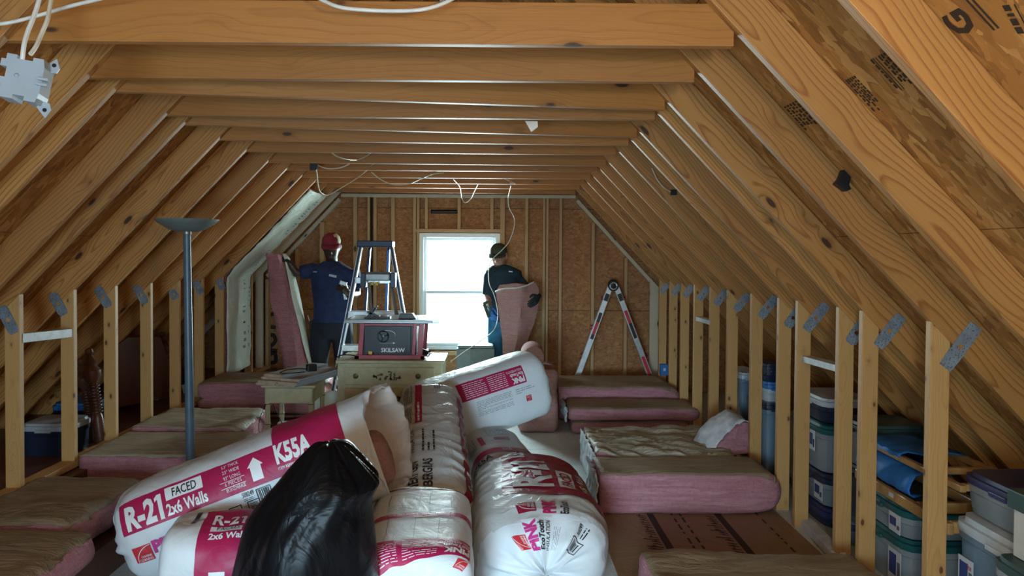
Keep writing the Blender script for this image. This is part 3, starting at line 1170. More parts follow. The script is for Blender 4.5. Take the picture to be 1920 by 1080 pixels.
    def logo(s, mb, l, w, size, rot, red, white):
        """red square with a quarter arc and two lines of white lettering"""
        def mp(x, y):
            return {0: (l + x, w - y), 90: (l + y, w + x), 180: (l - x, w + y)}[rot]
        n = 6
        vs = [mp(size * i / n, size * j / n) for i in range(n + 1) for j in range(n + 1)]
        fs = [(i * (n + 1) + j, i * (n + 1) + j + 1, (i + 1) * (n + 1) + j + 1, (i + 1) * (n + 1) + j) for i in range(n) for j in range(n)]
        s.flat(mb, vs, fs, red, .0045)
        arc = []
        for i in range(15):
            a = R(90 + 90 * i / 14)
            arc.append((size * (.98 + .86 * math.cos(a)), size * (.06 + .90 * math.sin(a))))
        vs, fs = [], []
        for i, (x, y) in enumerate(arc):
            vs += [mp(x, y), mp(x + size * .028, y - size * .028)]
            if i:
                k = 2 * i
                fs.append((k - 2, k, k + 1, k - 1))
        s.flat(mb, vs, fs, white, .006)
        for txt, x, y, ww in (('OWENS', .36, .27, .56), ('CORNING', .22, .07, .72)):
            tv, tf = text_shape(txt, .01)
            s.flat(mb, [mp(size * (x + a * ww), size * (y + b * .15)) for a, b in tv], tf, white, .007)


BM = [M_['poly'], M_['crimson'], M_['magenta'], M_['red'], M_['ink'], M_['white_ink'], M_['poly_wrinkled'], M_['dark_crimson'], M_['grey_ink'], M_['sleeve_in'], M_['pink']]
GRP = 'bags of insulation in the middle of the floor'

# ---- 1. the long bag across the pile with the K55A band and the open mouth
k1 = Bag(W(238, 1010, 3.36), W(708, 830, 3.62), .235, .235, cap=(.20, .02), wr=.007, seed=2, taper=.12, openend=True)
b = MB()
k1.skin(b, 96, 84, 0)
# crimson band; w = 0 is the top edge, w grows towards the camera
wt, wb = .153, .298
k1.patch(b, .235, 1.24, wt, wb, 1)
k1.patch(b, .925, 1.24, -.16, wt + .01, 1)
k1.text(b, 'R-21', .045, .262, .286, .160, .108, 0, 5)
k1.patch(b, .440, .600, .166, .220, 5, .0048)
k1.text(b, 'FACED', .01, .470, .213, .105, .038, 0, 4, .0075)
k1.text(b, '2x6 Walls', .03, .435, .284, .175, .052, 0, 5)
for i, tx in enumerate(('5.5" THICK', '23" WIDE', '93" LONG', '6 PIECES', '89.13 COVERAGE')):
    k1.text(b, tx, .0, .690, .180 + i * .025, .075 + .01 * (i == 4), .015, 0, 5)
    if i in (2, 3):
        k1.flat(b, [(.67, .186 + i * .025), (.78, .186 + i * .025), (.78, .188 + i * .025), (.67, .188 + i * .025)], [(0, 1, 2, 3)], 5, .006)
# house mark
hx, hw = .797, .276
k1.flat(b, [(hx + .012, hw), (hx + .060, hw), (hx + .060, hw - .064), (hx + .012, hw - .064)], [(0, 1, 2, 3)], 5, .006)
k1.flat(b, [(hx, hw - .058), (hx + .036, hw - .096), (hx + .072, hw - .058)], [(0, 1, 2)], 5, .006)
k1.text(b, 'K55A', .045, .925, .248, .165, .088, 0, 5)
k1.text(b, 'ITEM REFERENCE NUMBER', .0, .925, .270, .165, .012, 0, 5)
# prints below the band
k1.logo(b, .250, .440, .078, 0, 3, 5)
k1.text(b, 'PINK', .05, .335, .415, .16, .06, 0, 2)
for l0 in (.675, .755):
    k1.frame(b, l0, l0 + .055, .345, .400, .004, 4)
    k1.lines(b, l0 + .01, l0 + .045, .355, .392, 5, 4, 5)
k1.text(b, '508249', .01, .745, .325, .05, .022, 0, 4)
k1.lines(b, .745, .795, .329, .342, 2, 4, 8)
k1.frame(b, .805, .870, .308, .372, .004, 4)
k1.barcode(b, .815, .860, .314, .360, 4)
# loose torn mouth: the near lip is short, the far lip stands out beyond it, both fold back inside
le = k1.len - .001
NR = 96


def lip(th, f, inner=0.0):
    base = k1.P(le, th * k1.m)
    rad = base - k1.B
    e = .080 - .125 * math.sin(th) + .030 * nz(V((math.cos(th) * 1.5, math.sin(th) * 1.5, 2)), 1.8, 6) + .012 * nz(V((math.cos(th) * 4, math.sin(th) * 4, 2)), 2.2, 7)
    sc = 1.0 + .05 * math.sin(f * 1.6) - .03 * f * (1 + math.sin(th)) - inner
    wob = .030 * f * nz(V((math.cos(th) * 2, math.sin(th) * 2, f * 1.2)), 1.7, 8) + .012 * f * nz(V((math.cos(th) * 5, math.sin(th) * 5, f * 2)), 2, 4)
    return k1.B + rad * sc + k1.t * (e * f) + rad.normalized() * wob


rs = [[lip((j / NR * 2 - 1) * math.pi, f) for j in range(NR)] for f in (0, .15, .3, .45, .6, .75, .9, 1.0)]
ri = [rs[-1]] + [[lip((j / NR * 2 - 1) * math.pi, f, .05 + .03 * (1 - f)) for j in range(NR)] for f in (.97, .8, .55, .3, .05)]
ri.append([k1.B + (p - k1.B) * .9 - k1.t * .10 for p in ri[-1]])
ri.append([k1.B + (p - k1.B) * .1 - k1.t * .02 for p in ri[-1]])
b.rings(rs, 0, cap=False)
b.rings(ri, 9, cap=False)
o = b.build('insulation_bag', BM, smooth=60)
tag(o, 'long white insulation bag marked K55A lying diagonally with its torn end open', 'bag', GRP)
# pink batt visible inside the mouth
fb = MB()
fb.rings([[k1.B + (k1.P(le, (j / 40 * 2 - 1) * math.pi * k1.m) - k1.B) * sc + k1.t * dl - k1.n * .07 for j in range(40)] for dl, sc in ((-.06, .50), (.0, .54), (.025, .50), (.042, .40), (.050, .22), (.051, .02))], 0)
fb.build('insulation_batt', M_['pink_dull'], o)

# ---- 2. small bag in front with the R-21 band
k2 = Bag(W(312, 1088, 2.98), W(512, 1078, 3.04), .20, .252, cap=(.08, .12), sq=3.2, wr=.016, wf=6, seed=11)
b = MB()
k2.skin(b, 70, 76, 0)
k2.patch(b, .345, .52, -.16, .60, 1)
k2.text(b, 'R-21', .03, .385, .086, .125, .078, 0, 5)
k2.patch(b, .385, .505, .098, .128, 5, .0048)
k2.text(b, 'FACED', .0, .410, .124, .085, .022, 0, 4, .0075)
k2.text(b, '2x6 Walls', .03, .385, .165, .15, .028, 0, 5)
k2.patch(b, .300, .318, -.10, .070, 4, .004)
k2.flat(b, [(.40, .36), (.46, .36), (.46, .265), (.40, .265)], [(0, 1, 2, 3)], 5, .006)
o = b.build('insulation_bag', BM, smooth=60)
tag(o, 'small crumpled white bag with an upright crimson band, between K55A bag and black trash bag', 'bag', GRP)

# ---- 3. bag with the phone number line
k3 = Bag(W(772, 1150, 2.82), W(792, 990, 3.62), .235, .225, cap=(.12, .10), sq=4.6, wr=.006, seed=21, up=(.06, 0, 1))
k3.shear = .25
b = MB()
k3.skin(b, 80, 80, 0)
k3.patch(b, .560, .606, -.36, .40, 1)
k3.text(b, '1-800-GET-PINK  (1-800-438-7465)', .01, .575, -.13, .225, .018, 90, 5)
k3.patch(b, .205, .335, -.36, .192, 1)
k3.text(b, 'PINK', .05, .252, .186, .090, .036, 270, 5)
k3.text(b, 'EcoTouch', .03, .280, .186, .090, .023, 270, 5)
k3.text(b, 'AISLAMIENTO', .0, .302, .186, .105, .016, 270, 5)
k3.lines(b, .215, .325, -.055, .075, 11, 5, 3, 'w', fill=.25)
k3.lines(b, .215, .305, -.18, -.075, 9, 5, 4, 'w', fill=.25)
k3.frame(b, .69, .83, -.13, -.012, .003, 8)
rr = random.Random(4)
for i in range(7):
    x = -.125 + .015 * i
    k3.flat(b, [(.70, x), (.704, x), (.80, x + .012), (.796, x + .012)], [(0, 1, 2, 3)], 8, .006)
k3.lines(b, .63, .68, -.13, -.02, 3, 8, 7, 'w', fill=.3)
k3.frame(b, .71, .83, .03, .12, .003, 8)
k3.lines(b, .62, .70, .03, .14, 6, 8, 9, 'w', fill=.3)
k3.patch(b, .90, .915, -.25, .20, 7)
for wv in (-.12, -.02, .075):
    k3.patch(b, .34, .56, wv, wv + .0018, 8, .003)
k3.logo(b, .150, .15, .04, 90, 3, 5)
o = b.build('insulation_bag', BM, smooth=60)
tag(o, 'white insulation bag with a thin crimson phone number line, beside the black trash bag', 'bag', GRP)

# ---- 4. upright-text bag running back towards the desk
k4 = Bag(W(812, 985, 3.78), W(806, 772, 4.98), .215, .225, cap=(.10, .07), sq=2.8, wr=.004, seed=31, groove=.0055)
b = MB()
k4.skin(b, 150, 84, 6)
L0 = k4.len
k4.text(b, 'NEXT GEN', .02, .19, -.076, .245, .052, 0, 4)
k4.text(b, 'FIBERGLAS', .02, .165, -.002, .285, .052, 0, 4)
k4.text(b, 'INSULATION', .0, .53, -.098, .25, .028, 0, 4)
k4.lines(b, .54, .79, -.065, .025, 3, 4, 12, fill=.35)
k4.patch(b, .873, 1.375, -.098, -.056, 1)
k4.lines(b, .89, 1.36, -.084, -.068, 1, 5, 31, fill=.8)
k4.lines(b, .88, 1.09, -.175, -.115, 5, 4, 13)
k4.lines(b, 1.15, 1.38, -.175, -.115, 5, 4, 14)
k4.lines(b, 1.32, 1.40, .02, .065, 4, 4, 15)
k4.patch(b, .20, .53, .180, .245, 7)
k4.patch(b, .62, 1.30, .175, .235, 7)
k4.text(b, 'R-21', .03, .26, .238, .16, .045, 0, 6, .007)
k4.text(b, 'FACED', .0, .70, .225, .17, .032, 0, 6, .007)
o = b.build('insulation_bag', BM, smooth=60)
tag(o, 'grey shrink-wrapped bag reading NEXT GEN FIBERGLAS, running back to the dresser', 'bag', GRP)

# ---- 5. the big bag at the front with the shade-darkened R-21 panel
k5 = Bag(W(1022, 1075, 3.34), W(985, 905, 4.36), .33, .235, cap=(.36, .14), ce=(.72, .55), sq=2.7, wr=.012, wf=5, seed=41, groove=.004, taper=-.2)
b = MB()
L0 = k5.len
k5.skin(b, 120, 90, 0, lambda l, w, mi: 6 if l > .285 + .02 * math.sin(w * 9) else 0)  # top switches to grey: shade put into the colour of white film
k5.logo(b, .125, -.105, .068, 0, 3, 5)
k5.text(b, 'PINK', .05, .115, -.038, .145, .060, 0, 2)
k5.text(b, 'EcoTouch', .03, .118, -.002, .130, .030, 0, 4)
k5.text(b, 'INSULATION', .0, .114, .028, .140, .022, 0, 4)
k5.lines(b, .115, .23, .045, .085, 4, 8, 6, fill=.25)
k5.frame(b, .120, .185, .145, .245, .004, 4)
k5.barcode(b, .132, .174, .158, .232, 4, 'w')
k5.text(b, '508249', .01, .20, .185, .065, .026, 0, 4)
k5.lines(b, .20, .26, .195, .225, 2, 4, 9)
# prints on the wrinkled top, in darkened and greyed inks as painted shade
k5.logo(b, .315, -.025, .075, 0, 7, 6)
k5.text(b, 'PINK', .05, .300, .055, .10, .055, 0, 1)
k5.text(b, 'EcoTouch', .03, .295, .105, .11, .034, 0, 4)
k5.patch(b, .500, L0 - .16, -.142, .36, 7)  # crimson panel darkened by colour to look shaded
k5.text(b, 'R-21', .03, .585, .075, .40, .175, 0, 6, .007)
k5.patch(b, .585, .80, .098, .170, 6, .0055)
k5.text(b, 'FACED', .03, .61, .160, .165, .050, 0, 7, .008)
k5.text(b, '2x6 Walls', .03, .57, .235, .28, .045, 0, 6, .007)
k5.text(b, 'K55A', .03, 1.04, -.02, .14, .085, 0, 6, .007)
o = b.build('insulation_bag', BM, smooth=60)
tag(o, 'big white insulation bag with red logo and a crimson panel, shade coloured into its wrinkled top', 'bag', GRP)

# ---- 6. bag behind the big one
k6 = Bag(W(968, 932, 4.38), W(916, 852, 5.22), .215, .205, cap=(.12, .10), sq=2.8, wr=.006, seed=51)
b = MB()
k6.skin(b, 70, 76, 6)
k6.patch(b, .40, .49, -.33, .25, 1)
k6.text(b, 'K55A', .03, .31, -.24, .14, .07, 90, 4)
k6.text(b, '2x6', .0, .42, -.03, .06, .05, 90, 6, .007)
k6.patch(b, .60, .78, -.125, -.095, 1)
k6.patch(b, .66, .73, -.03, .07, 7)
k6.lines(b, .58, .80, -.24, -.15, 8, 8, 5)
k6.lines(b, .76, .95, -.06, .09, 6, 8, 8, 'w')
o = b.build('insulation_bag', BM, smooth=60)
tag(o, 'grey insulation bag with a crimson stripe wedged behind the big front bag', 'bag', GRP)

# ---- 7. top bag leaning over the pile
KS = 1.062
k7 = Bag(W(770, 792, 5.25), W(1012, 712, 5.64), .25, .25, cap=(.106, .138), sq=2.9, wr=.006, seed=61)
b = MB()
k7.skin(b, 90, 84, 0)
L0 = k7.len
k7.patch(b, 0.5310, 1.0493, 0.1858, 0.3059, 1)
k7.text(b, 'PINK', .05, 1.0386, 0.2581, 0.1009, 0.0382, 180, 5)
k7.text(b, 'EcoTouch', .03, 1.0386, 0.2294, 0.1009, 0.0234, 180, 5)
k7.text(b, 'AISLAMIENTO', .0, 1.0386, 0.2050, 0.1221, 0.0170, 180, 5)
k7.lines(b, 0.7646, 0.9027, 0.1965, 0.2974, 8, 5, 22, fill=.28)
k7.lines(b, 0.5735, 0.7434, 0.1965, 0.2974, 8, 5, 23, fill=.28)
k7.patch(b, 0.3186, 1.1894, 0.0489, 0.0573, 8)
k7.lines(b, 0.6372, 0.9133, 0.3292, 0.4354, 10, 8, 24, fill=.28)
k7.lines(b, 0.9452, 1.0939, 0.3292, 0.3717, 3, 8, 26, fill=.28)
k7.logo(b, 1.0567, 0.3982, 0.0425, 180, 3, 5)
o = b.build('insulation_bag', BM, smooth=60)
tag(o, 'white insulation bag with a crimson label, leaning on top of the pile', 'bag', GRP)

# ---- black trash bag
TB = 2.78
rows = [(1257, 440, 706), (1180, 432, 712), (1080, 440, 709), (1040, 446, 705), (1000, 454, 699), (970, 468, 695), (945, 488, 693), (925, 505, 702), (908, 519, 716), (895, 530, 712), (880, 543, 698), (862, 559, 680),
        (846, 574, 662), (836, 584, 650), (831, 592, 642), (829, 600, 634)]
rs = []
for i, (py, xl, xr) in enumerate(rows):
    a, c = W(xl, py, TB), W(xr, py, TB)
    cen = (a + c) / 2
    hw = (c.x - a.x) / 2
    ring = []
    for j in range(96):
        th = j / 96 * 2 * math.pi
        ca, sa = math.cos(th), math.sin(th)
        z = cen.z
        q = V((ca * .30 + z * .35, sa * .30, z * .9 - ca * .18))
        fold = .055 * nz(q, 3.2, 3) + .030 * abs(nz(q, 6.5, 8)) - .022 * abs(nz(q + V((0, 0, .4)), 9.0, 1)) + .006 * nz(q, 26, 2)
        k = 1 + fold / max(hw, .05) * (1 - .6 * abs(ca) ** 8)
        p = V((cen.x + hw * ca * k, TB + min(hw, .26) * .95 * sa * k, z + .012 * nz(V((ca * 3, sa * 3, z * 4)), 2, 2)))
        p.z = max(p.z, 0.002)
        ring.append(p)
    rs.append(ring)
b = MB()
b.rings(rs, 0)
o = b.build('trash_bag', M_['trash'], smooth=50)
tag(o, 'black plastic trash bag standing in front of the white insulation bags', 'bag')
sm = o.modifiers.new('soft', 'SUBSURF'); sm.levels = 1; sm.render_levels = 1


# ================================================================== INSULATION BATTS
def rbox_pts(c, half, r, res, rot=0.0, disp=None, rl=None):
    """subdivided rounded box -> verts, faces, face normals(local)"""
    nx, ny, nz_ = res
    hx, hy, hz = half
    idx, vs, fs = {}, [], []

    def vert(p):
        k = (round(p[0], 5), round(p[1], 5), round(p[2], 5))
        if k not in idx:
            idx[k] = len(vs)
            vs.append(V(p))
        return idx[k]
    for ax in range(3):
        u, v = (ax + 1) % 3, (ax + 2) % 3
        n = (nx, ny, nz_)
        for sg in (-1, 1):
            for i in range(n[u]):
                for j in range(n[v]):
                    q = []
                    for di, dj in ((0, 0), (1, 0), (1, 1), (0, 1)):
                        p = [0, 0, 0]
                        p[ax] = sg
                        p[u] = -1 + 2 * (i + di) / n[u]
                        p[v] = -1 + 2 * (j + dj) / n[v]
                        q.append(vert(p))
                    fs.append(tuple(q if sg > 0 else q[::-1]))
    M = Matrix.Rotation(rot, 3, 'Z')
    out = []
    for p in vs:
        x = V((p.x * hx, p.y * hy, p.z * hz))
        ra = rl if rl is not None and p.x < 0 else r[0]
        inn = V((max(-hx + ra, min(hx - ra, x.x)), max(-hy + r[1], min(hy - r[1], x.y)), max(-hz + r[2], min(hz - r[2], x.z))))
        d = x - inn
        if rl is not None and p.x > 0:
            bl = max(0.0, min(1.0, (x.x - (hx - ra)) / ra + .4))
            rz = r[2] + (hz * .98 - r[2]) * bl
            inn.z = max(-hz + rz, min(hz - rz, x.z))
            d = x - inn
        else:
            rz = r[2]
        e = V((d.x / max(ra, 1e-5), d.y / max(r[1], 1e-5), d.z / max(rz, 1e-5)))
        if e.length > 1e-6:
            mx = max(abs(e.x), abs(e.y), abs(e.z))
            e = e.normalized() * mx
            x = inn + V((e.x * ra, e.y * r[1], e.z * rz))
        if disp:
            x = disp(x)
        out.append(M @ x + V(c))
    return out, fs


def batt(x0, x1, y0, y1, z0, z1, label, seed=1, fold='R', kraft='kraft', wr=.012, rot=0.0, group='loose batts laid out along the floor', sag=0.0, facing_over=.012, crumple=0.0, layers=1, torn=True, white_end=False, fine=1.0):
    """one kraft faced batt lying on the floor: pink body, kraft paper on top; fold gives it one round end"""
    c = V(((x0 + x1) / 2, (y0 + y1) / 2, (z0 + z1) / 2))
    half = ((x1 - x0) / 2, (y1 - y0) / 2, (z1 - z0) / 2)
    rx = half[2] * .98

    def disp(x):
        q = x + V((seed, seed * 2, seed))
        f = V((nz(q, 3.0, 1), nz(q, 3.2, 2), nz(q, 2.6, 3))) * wr * 1.2 + V((nz(q, 14, 4), nz(q, 14, 5), nz(q, 12, 6))) * wr * .45
        y = x + f
        # seam between the two folded layers
        s = abs(x.z) / half[2]
        if layers > 1 and s < .16:
            y.y += (1 if x.y < 0 else -1) * .020 * (1 - s / .16)
            y.x += (-1 if x.x > 0 else 1) * .020 * (1 - s / .16)
        if crumple and x.z > 0:
            y.z += crumple * (abs(nz(V((q.x * 1.1, q.y * 3.4 + q.x * .8, 0)), 3.2, 7)) * 1.6 - .4) + crumple * .7 * nz(V((q.x * .8, q.y * 2, 0)), 3, 9)
            if fine > 1:
                a_ = q.y * 1.0 + q.x * .35
                y.z -= crumple * 1.1 * abs(nz(V((q.x * .9, a_ * 4.5, 2)), 3.4, 12)) ** .7 - crumple * .4
        y.z -= sag * (x.x / half[0]) ** 2
        return y
    res = (int(max(8, half[0] * 2 / .035 * fine)), int(max(6, half[1] * 2 / .04 * fine)), 8)
    rad = (rx, .03, .035)
    vs, fs = rbox_pts(c, half, rad, res, rot, disp, .03)
    zmin = min(v.z for v in vs)
    for v in vs:
        v.z += z0 - zmin
    b = MB()
    b.add(vs, fs)
    o = b.build('insulation_batt', M_['pink'], smooth=70)
    tag(o, label, 'insulation batt', group)
    # kraft paper: the top faces again, just above the body and running a little past its edges
    kb = MB()
    keep, mp = [], {}
    for f in fs:
        n = (vs[f[1]] - vs[f[0]]).cross(vs[f[2]] - vs[f[0]])
        if n.length > 1e-9 and n.normalized().z > (.22 if fine > 1 else .62):
            keep.append(f)
    for f in keep:
        q = []
        for i in f:
            if i not in mp:
                p = vs[i]
                out = V((p.x - c.x, (p.y - c.y), 0))
                ed = max(0, (abs(p.y - c.y) - half[1] + .05) / .05)
                mp[i] = len(kb.v)
                rag = .010 * nz(p, 24, seed) if torn else 0
                kb.v.append(p + V((0, math.copysign(facing_over * ed + rag * ed, p.y - c.y), .004)))
            q.append(mp[i])
        kb.f.append(tuple(q)); kb.m.append(0)
    k = kb.build('kraft_facing', M_[kraft], o, smooth=70)
    k['label'] = 'brown kraft paper facing'
    sm = k.modifiers.new('thick', 'SOLIDIFY'); sm.thickness = .003
    if white_end:
        tb = MB()
        def fn(u, v):
            y = y0 - .012 + (y1 - y0 + .02) * u
            z = z0 + (z1 - z0) * (.02 + 1.0 * v)
            x = x0 - .012 + .020 * nz(V((0, y, z)), 16, seed) + .012 * nz(V((1, y, z)), 40, seed + 2)
            return V((x, y, max(z + .01 * nz(V((2, y, z)), 30, seed), .003)))
        tb.grid(fn, 30, 12, flip=True)
        q = tb.build('torn_edge', M_['torn_paper'], o, smooth=60)
        q['label'] = 'white torn paper edge'
        sm = q.modifiers.new('thick', 'SOLIDIFY'); sm.thickness = .006
    return o


# raised joist deck on the lamp side
struct(MB().box((-4.0, 2.0, 0.0), (LX + .08, GY + .08, LBOT - .045)).build('floor_deck', M_['old_wood'], smooth=0))
DZ = .165
struct(MB().box((LX + .082, 2.0, 0.0), (-1.86, 6.05, DZ)).build('floor_deck', M_['old_wood'], smooth=0))
struct(MB().box((LX + .082, 6.06, 0.0), (-1.50, 6.95, DZ)).build('floor_deck', M_['old_wood'], smooth=0))
# bin side, near to far (each is a batt folded double, its round end against the studs)
batt(.645, 1.765, 4.42, 4.80, .0, .255, 'thick folded pink batt lying across the printed cardboard on the bin side', 1, wr=.010, white_end=True)
batt(.69, 1.66, 4.86, 5.58, .0, .255, 'pink batt with badly crumpled kraft paper and a torn hole, bin side', 2, kraft='kraft_pale', crumple=.032, white_end=True, fine=2.2)
batt(.66, 1.82, 6.40, 6.84, .118, .235, 'pink batt on top of the two-high stack, white torn end, bin side', 4, wr=.010, white_end=True)
batt(.70, 1.74, 6.42, 6.86, .0, .112, 'flattened batt at the bottom of the two-high stack on the bin side', 5, kraft='kraft', wr=.008)
batt(.62, 1.80, 6.95, 7.62, .0, .315, 'farthest pink batt on the bin side, lying in front of the aluminium ladder', 6, wr=.010, layers=1, white_end=True)
batt(.70, 1.755, 2.9, 3.52, .0, .155, 'kraft faced batt nearest the camera on the bin side', 7, kraft='kraft', crumple=.02)
# lamp side
batt(-2.50, -1.60, 4.46, 5.06, DZ, .345, 'batt with greyish kraft paper behind the floor lamp pole', 9, kraft='kraft_pale', wr=.010)
batt(-2.50, -1.72, 5.10, 5.76, DZ, .355, 'grey-brown kraft batt in front of the leg of the little cream table', 10, kraft='kraft_pale', wr=.012, crumple=.012)
batt(-2.50, -1.42, 6.24, 6.86, .195, .46, 'two-layer pink batt on the lamp side beyond the little cream table', 11, kraft='kraft', wr=.012, layers=2)
batt(-2.50, -1.46, 6.26, 6.84, DZ, .19, 'thin crushed batt underneath the two-layer pink one', 14, kraft='kraft', wr=.004)
batt(-2.50, -1.90, 3.34, 4.06, DZ, .335, 'wide kraft batt on the lamp side lying against the end of the K55A bag', 12, wr=.016, crumple=.012)
batt(-2.50, -1.74, 2.60, 3.28, DZ, .325, 'kraft batt nearest the camera on the lamp side', 13, wr=.014, crumple=.008)


# rolled-up end of pink batt on the crumpled one
def roll_piece():
    t = thing('insulation_roll', 'rolled pink batt end with grey paper leaning against a bin side stud', 'insulation batt', W(1375, 870, 5.1), None)
    b = MB()
    pts = [(1327, 862, 5.0), (1347, 836, 5.01), (1370, 809, 5.03), (1394, 793, 5.05), (1414, 803, 5.08), (1421, 832, 5.1), (1406, 858, 5.06), (1373, 876, 5.0), (1342, 873, 5.0)]
    ring0 = spline([W(px, py, y) for px, py, y in pts + pts[:1]], 6)[:-1]
    cen = sum(ring0, V()) / len(ring0)
    rs = []
    for k, (sc, dy) in enumerate(((.05, -.012), (.5, -.012), (.88, -.01), (1.0, .008), (1.03, .06), (1.0, .18), (.9, .28), (.6, .33), (.05, .34))):
        ring = []
        for p in ring0:
            q = cen + (p - cen) * sc + V((-.10 * max(0, dy) / .37, dy, 0))
            q += V((nz(q, 16, k), nz(q, 16, k + 3), nz(q, 16, k + 5))) * .014 + V((0, nz(q, 42, 2), 0)) * .008
            q.z = max(q.z, .215)
            ring.append(q)
        rs.append(ring)
    b.rings(rs, 0)
    b.build('fiberglass', M_['pink'], t, smooth=60)
    edge = spline([W(*p) for p in ((1324, 866, 4.975), (1345, 836, 4.985), (1368, 808, 5.0), (1394, 790, 5.03), (1416, 800, 5.06))], 7)
    n = len(edge)
    b = MB()
    rows = []
    for i, p in enumerate(edge):
        f = i / (n - 1)
        o = W(1324 - 10 * (1 - f), 866, 5.0) - W(1324, 866, 5.0)
        fl = V((-.085 * (1 - f) - .01, .06, -.004 + .05 * math.sin(f * 3.1)))
        row = []
        for j in range(7):
            g = j / 6
            q = p + fl * g + V((0, .16 * g * g, 0)) + V((0, 0, .02 * nz(V((f * 6, g * 3, 1)), 1.8, 3) + .008 * nz(V((f * 20, g * 5, 1)), 1.5, 6)))
            q.z = max(q.z, .225)
            row.append(q)
        rows.append(row)
    b.rings(rows, 0, cap=False, close=False)
    k = b.build('kraft_facing', M_['torn_paper'], t, smooth=60)
    k['label'] = 'torn grey paper facing'
    sm = k.modifiers.new('thick', 'SOLIDIFY'); sm.thickness = .004


roll_piece()

# flattened printed cardboard on the floor
c0, c1, c2, c3 = WZ(1128, 962, .006), WZ(1480, 962, .006), WZ(1660, 1078, .006), WZ(1240, 1060, .006)
b = MB()
cx0, cx1, cy0, cy1 = .62, 1.74, 3.42, 4.52
b.box((cx0, cy0, .002), (cx1, cy1, .009))
o = b.build('cardboard_sheet', M_['cardboard'], smooth=0)
tag(o, 'flattened brown cardboard with black printing lying between two batts on the bin side', 'cardboard')
pb = MB()
for xx in (.86, 1.27):
    pb.box((xx + .075, 3.66, .0095), (xx + .115, 4.44, .0102))
    rr = random.Random(int(xx * 50))
    y = 3.70
    while y < 4.40:
        w = rr.uniform(.016, .034)
        h = rr.choice((.045, .05, .05, .085))
        pb.add([(xx + .062, y, .0098), (xx + .062, y + .012, .0098), (xx + .062 - h, y + .032, .0098), (xx + .062 - h, y + .020, .0098)], [(0, 1, 2, 3)])
        if rr.random() < .6:
            pb.add([(xx + .062 - h * rr.choice((.1, .5, .9)), y + .006, .0099), (xx + .062 - h * .5, y + w + .012, .0099), (xx + .056 - h * .6, y + w + .012, .0099), (xx + .05 - h * rr.choice((.1, .5)), y + .010, .0099)], [(0, 1, 2, 3)])
        y += w + .012
for xx in (1.08, 1.13, 1.60):
    y = 3.5
    rr = random.Random(int(xx * 100))
    while y < 4.45:
        q = y + rr.uniform(.02, .08)
        pb.box((xx, y, .0095), (xx + .012, q, .0102))
        y = q + rr.uniform(.02, .07)
pb.build('lettering', M_['brown_ink'], o, smooth=0)

# faced batts already stapled into the lamp side bay
def installed():
    t = thing('installed_batt', 'kraft faced batt stapled into the wall and slope beside the red-capped man', 'insulation batt', (LX, 7.3, .4))
    ya, yb = 6.985, 7.665
    path = [(LX + .012, .42), (LX + .012, .8), (LX + .012, 1.1), (LX + .014, under(LX) - .01)]
    for k in range(1, 7):
        z = under(LX) + (2.17 - under(LX)) * k / 6
        path.append((under_at(z, -1) + .013, z))
    path = [V((x, 0, z)) for x, z in path]
    pts = []
    for i in range(len(path) - 1):
        for k in range(5):
            pts.append(path[i].lerp(path[i + 1], k / 5))
    pts.append(path[-1])
    n = len(pts)

    def fn(u, v):
        i = min(int(u * (n - 1)), n - 2)
        f = u * (n - 1) - i
        p = pts[i].lerp(pts[i + 1], f)
        p.y = ya + (yb - ya) * v
        tn = (pts[i + 1] - pts[i]).normalized()
        nn = V((tn.z, 0, -tn.x))
        bulge = .030 * math.sin(math.pi * v) ** .6 * (1 if True else 0) + .012 * nz(p, 9, 2) + .006 * nz(p, 26, 3)
        return p + nn * bulge + V((0, .012 * nz(p, 6, 8) * (1 if v in (0, 1) else 0), 0))
    b = MB()
    b.grid(fn, 70, 18)
    k = b.build('kraft_facing', M_['kraft_back'], t, smooth=60)
    sm = k.modifiers.new('thick', 'SOLIDIFY'); sm.thickness = .004
    b = MB()
    rr = random.Random(5)
    for i in range(46):
        u = .06 + .9 * i / 46
        for v, w in ((.58, .10), (.78, .05)):
            if rr.random() < .35:
                continue
            l = rr.uniform(.004, .010)
            b.grid(lambda a, c: fn(u + l * a, v + w * (c - .5)) + V((.006, 0, -.003)), 2, 2, 1 if i % 11 in (4, 5) else 0)
    b.build('lettering', [M_['grey_ink'], M_['stamp_red']], t, smooth=0)
    # the pink body behind the paper
    b = MB()
    rs = []
    for p in pts[::3]:
        rs.append([p + V((-.02, ya + .03 + 0, .01)), p + V((-.02, yb - .04, .01)), p + V((-.10, yb - .04, .05)), p + V((-.10, ya + .03, .05))])
    b.rings(rs, 0)
    b.build('fiberglass', M_['pink'], t, smooth=0)


installed()


# ================================================================== FURNITURE AND TOOLS
def px_m(y):
    return FPX / y


# ---- torchiere floor lamp
lx = W(354, 640, 4.35)
t = thing('floor_lamp', 'slate grey torchiere floor lamp with a shallow dish standing before the lamp side batts', 'lamp', (lx.x, 4.35, 0))
b = MB()
b.lathe((lx.x, 4.35, 0), [(.001, .001), (.135, .001), (.14, .012), (.12, .022), (.03, .035), (.022, .05)], 32)
b.build('base', M_['lamp'], t)
zt = W(350, 437, 4.35).z
pole = MB()
x_top = W(350.5, 440, 4.35).x
x_bot = W(357, 868, 4.35).x
dirv = (V((x_top, 4.35, zt)) - V((x_bot, 4.35, W(357, 868, 4.35).z)))
p0 = V((x_top, 4.35, zt)) - dirv * (zt - .04) / dirv.z
pole.tube([p0, p0.lerp(V((x_top, 4.35, zt)), .5), V((x_top, 4.35, zt))], [.026, .0245, .0205], 16)
pole.build('pole', M_['lamp'], t)
b = MB()
b.lathe((x_top, 4.35, zt - .012), [(.019, 0), (.024, .006), (.024, .020), (.06, .024)], 24)
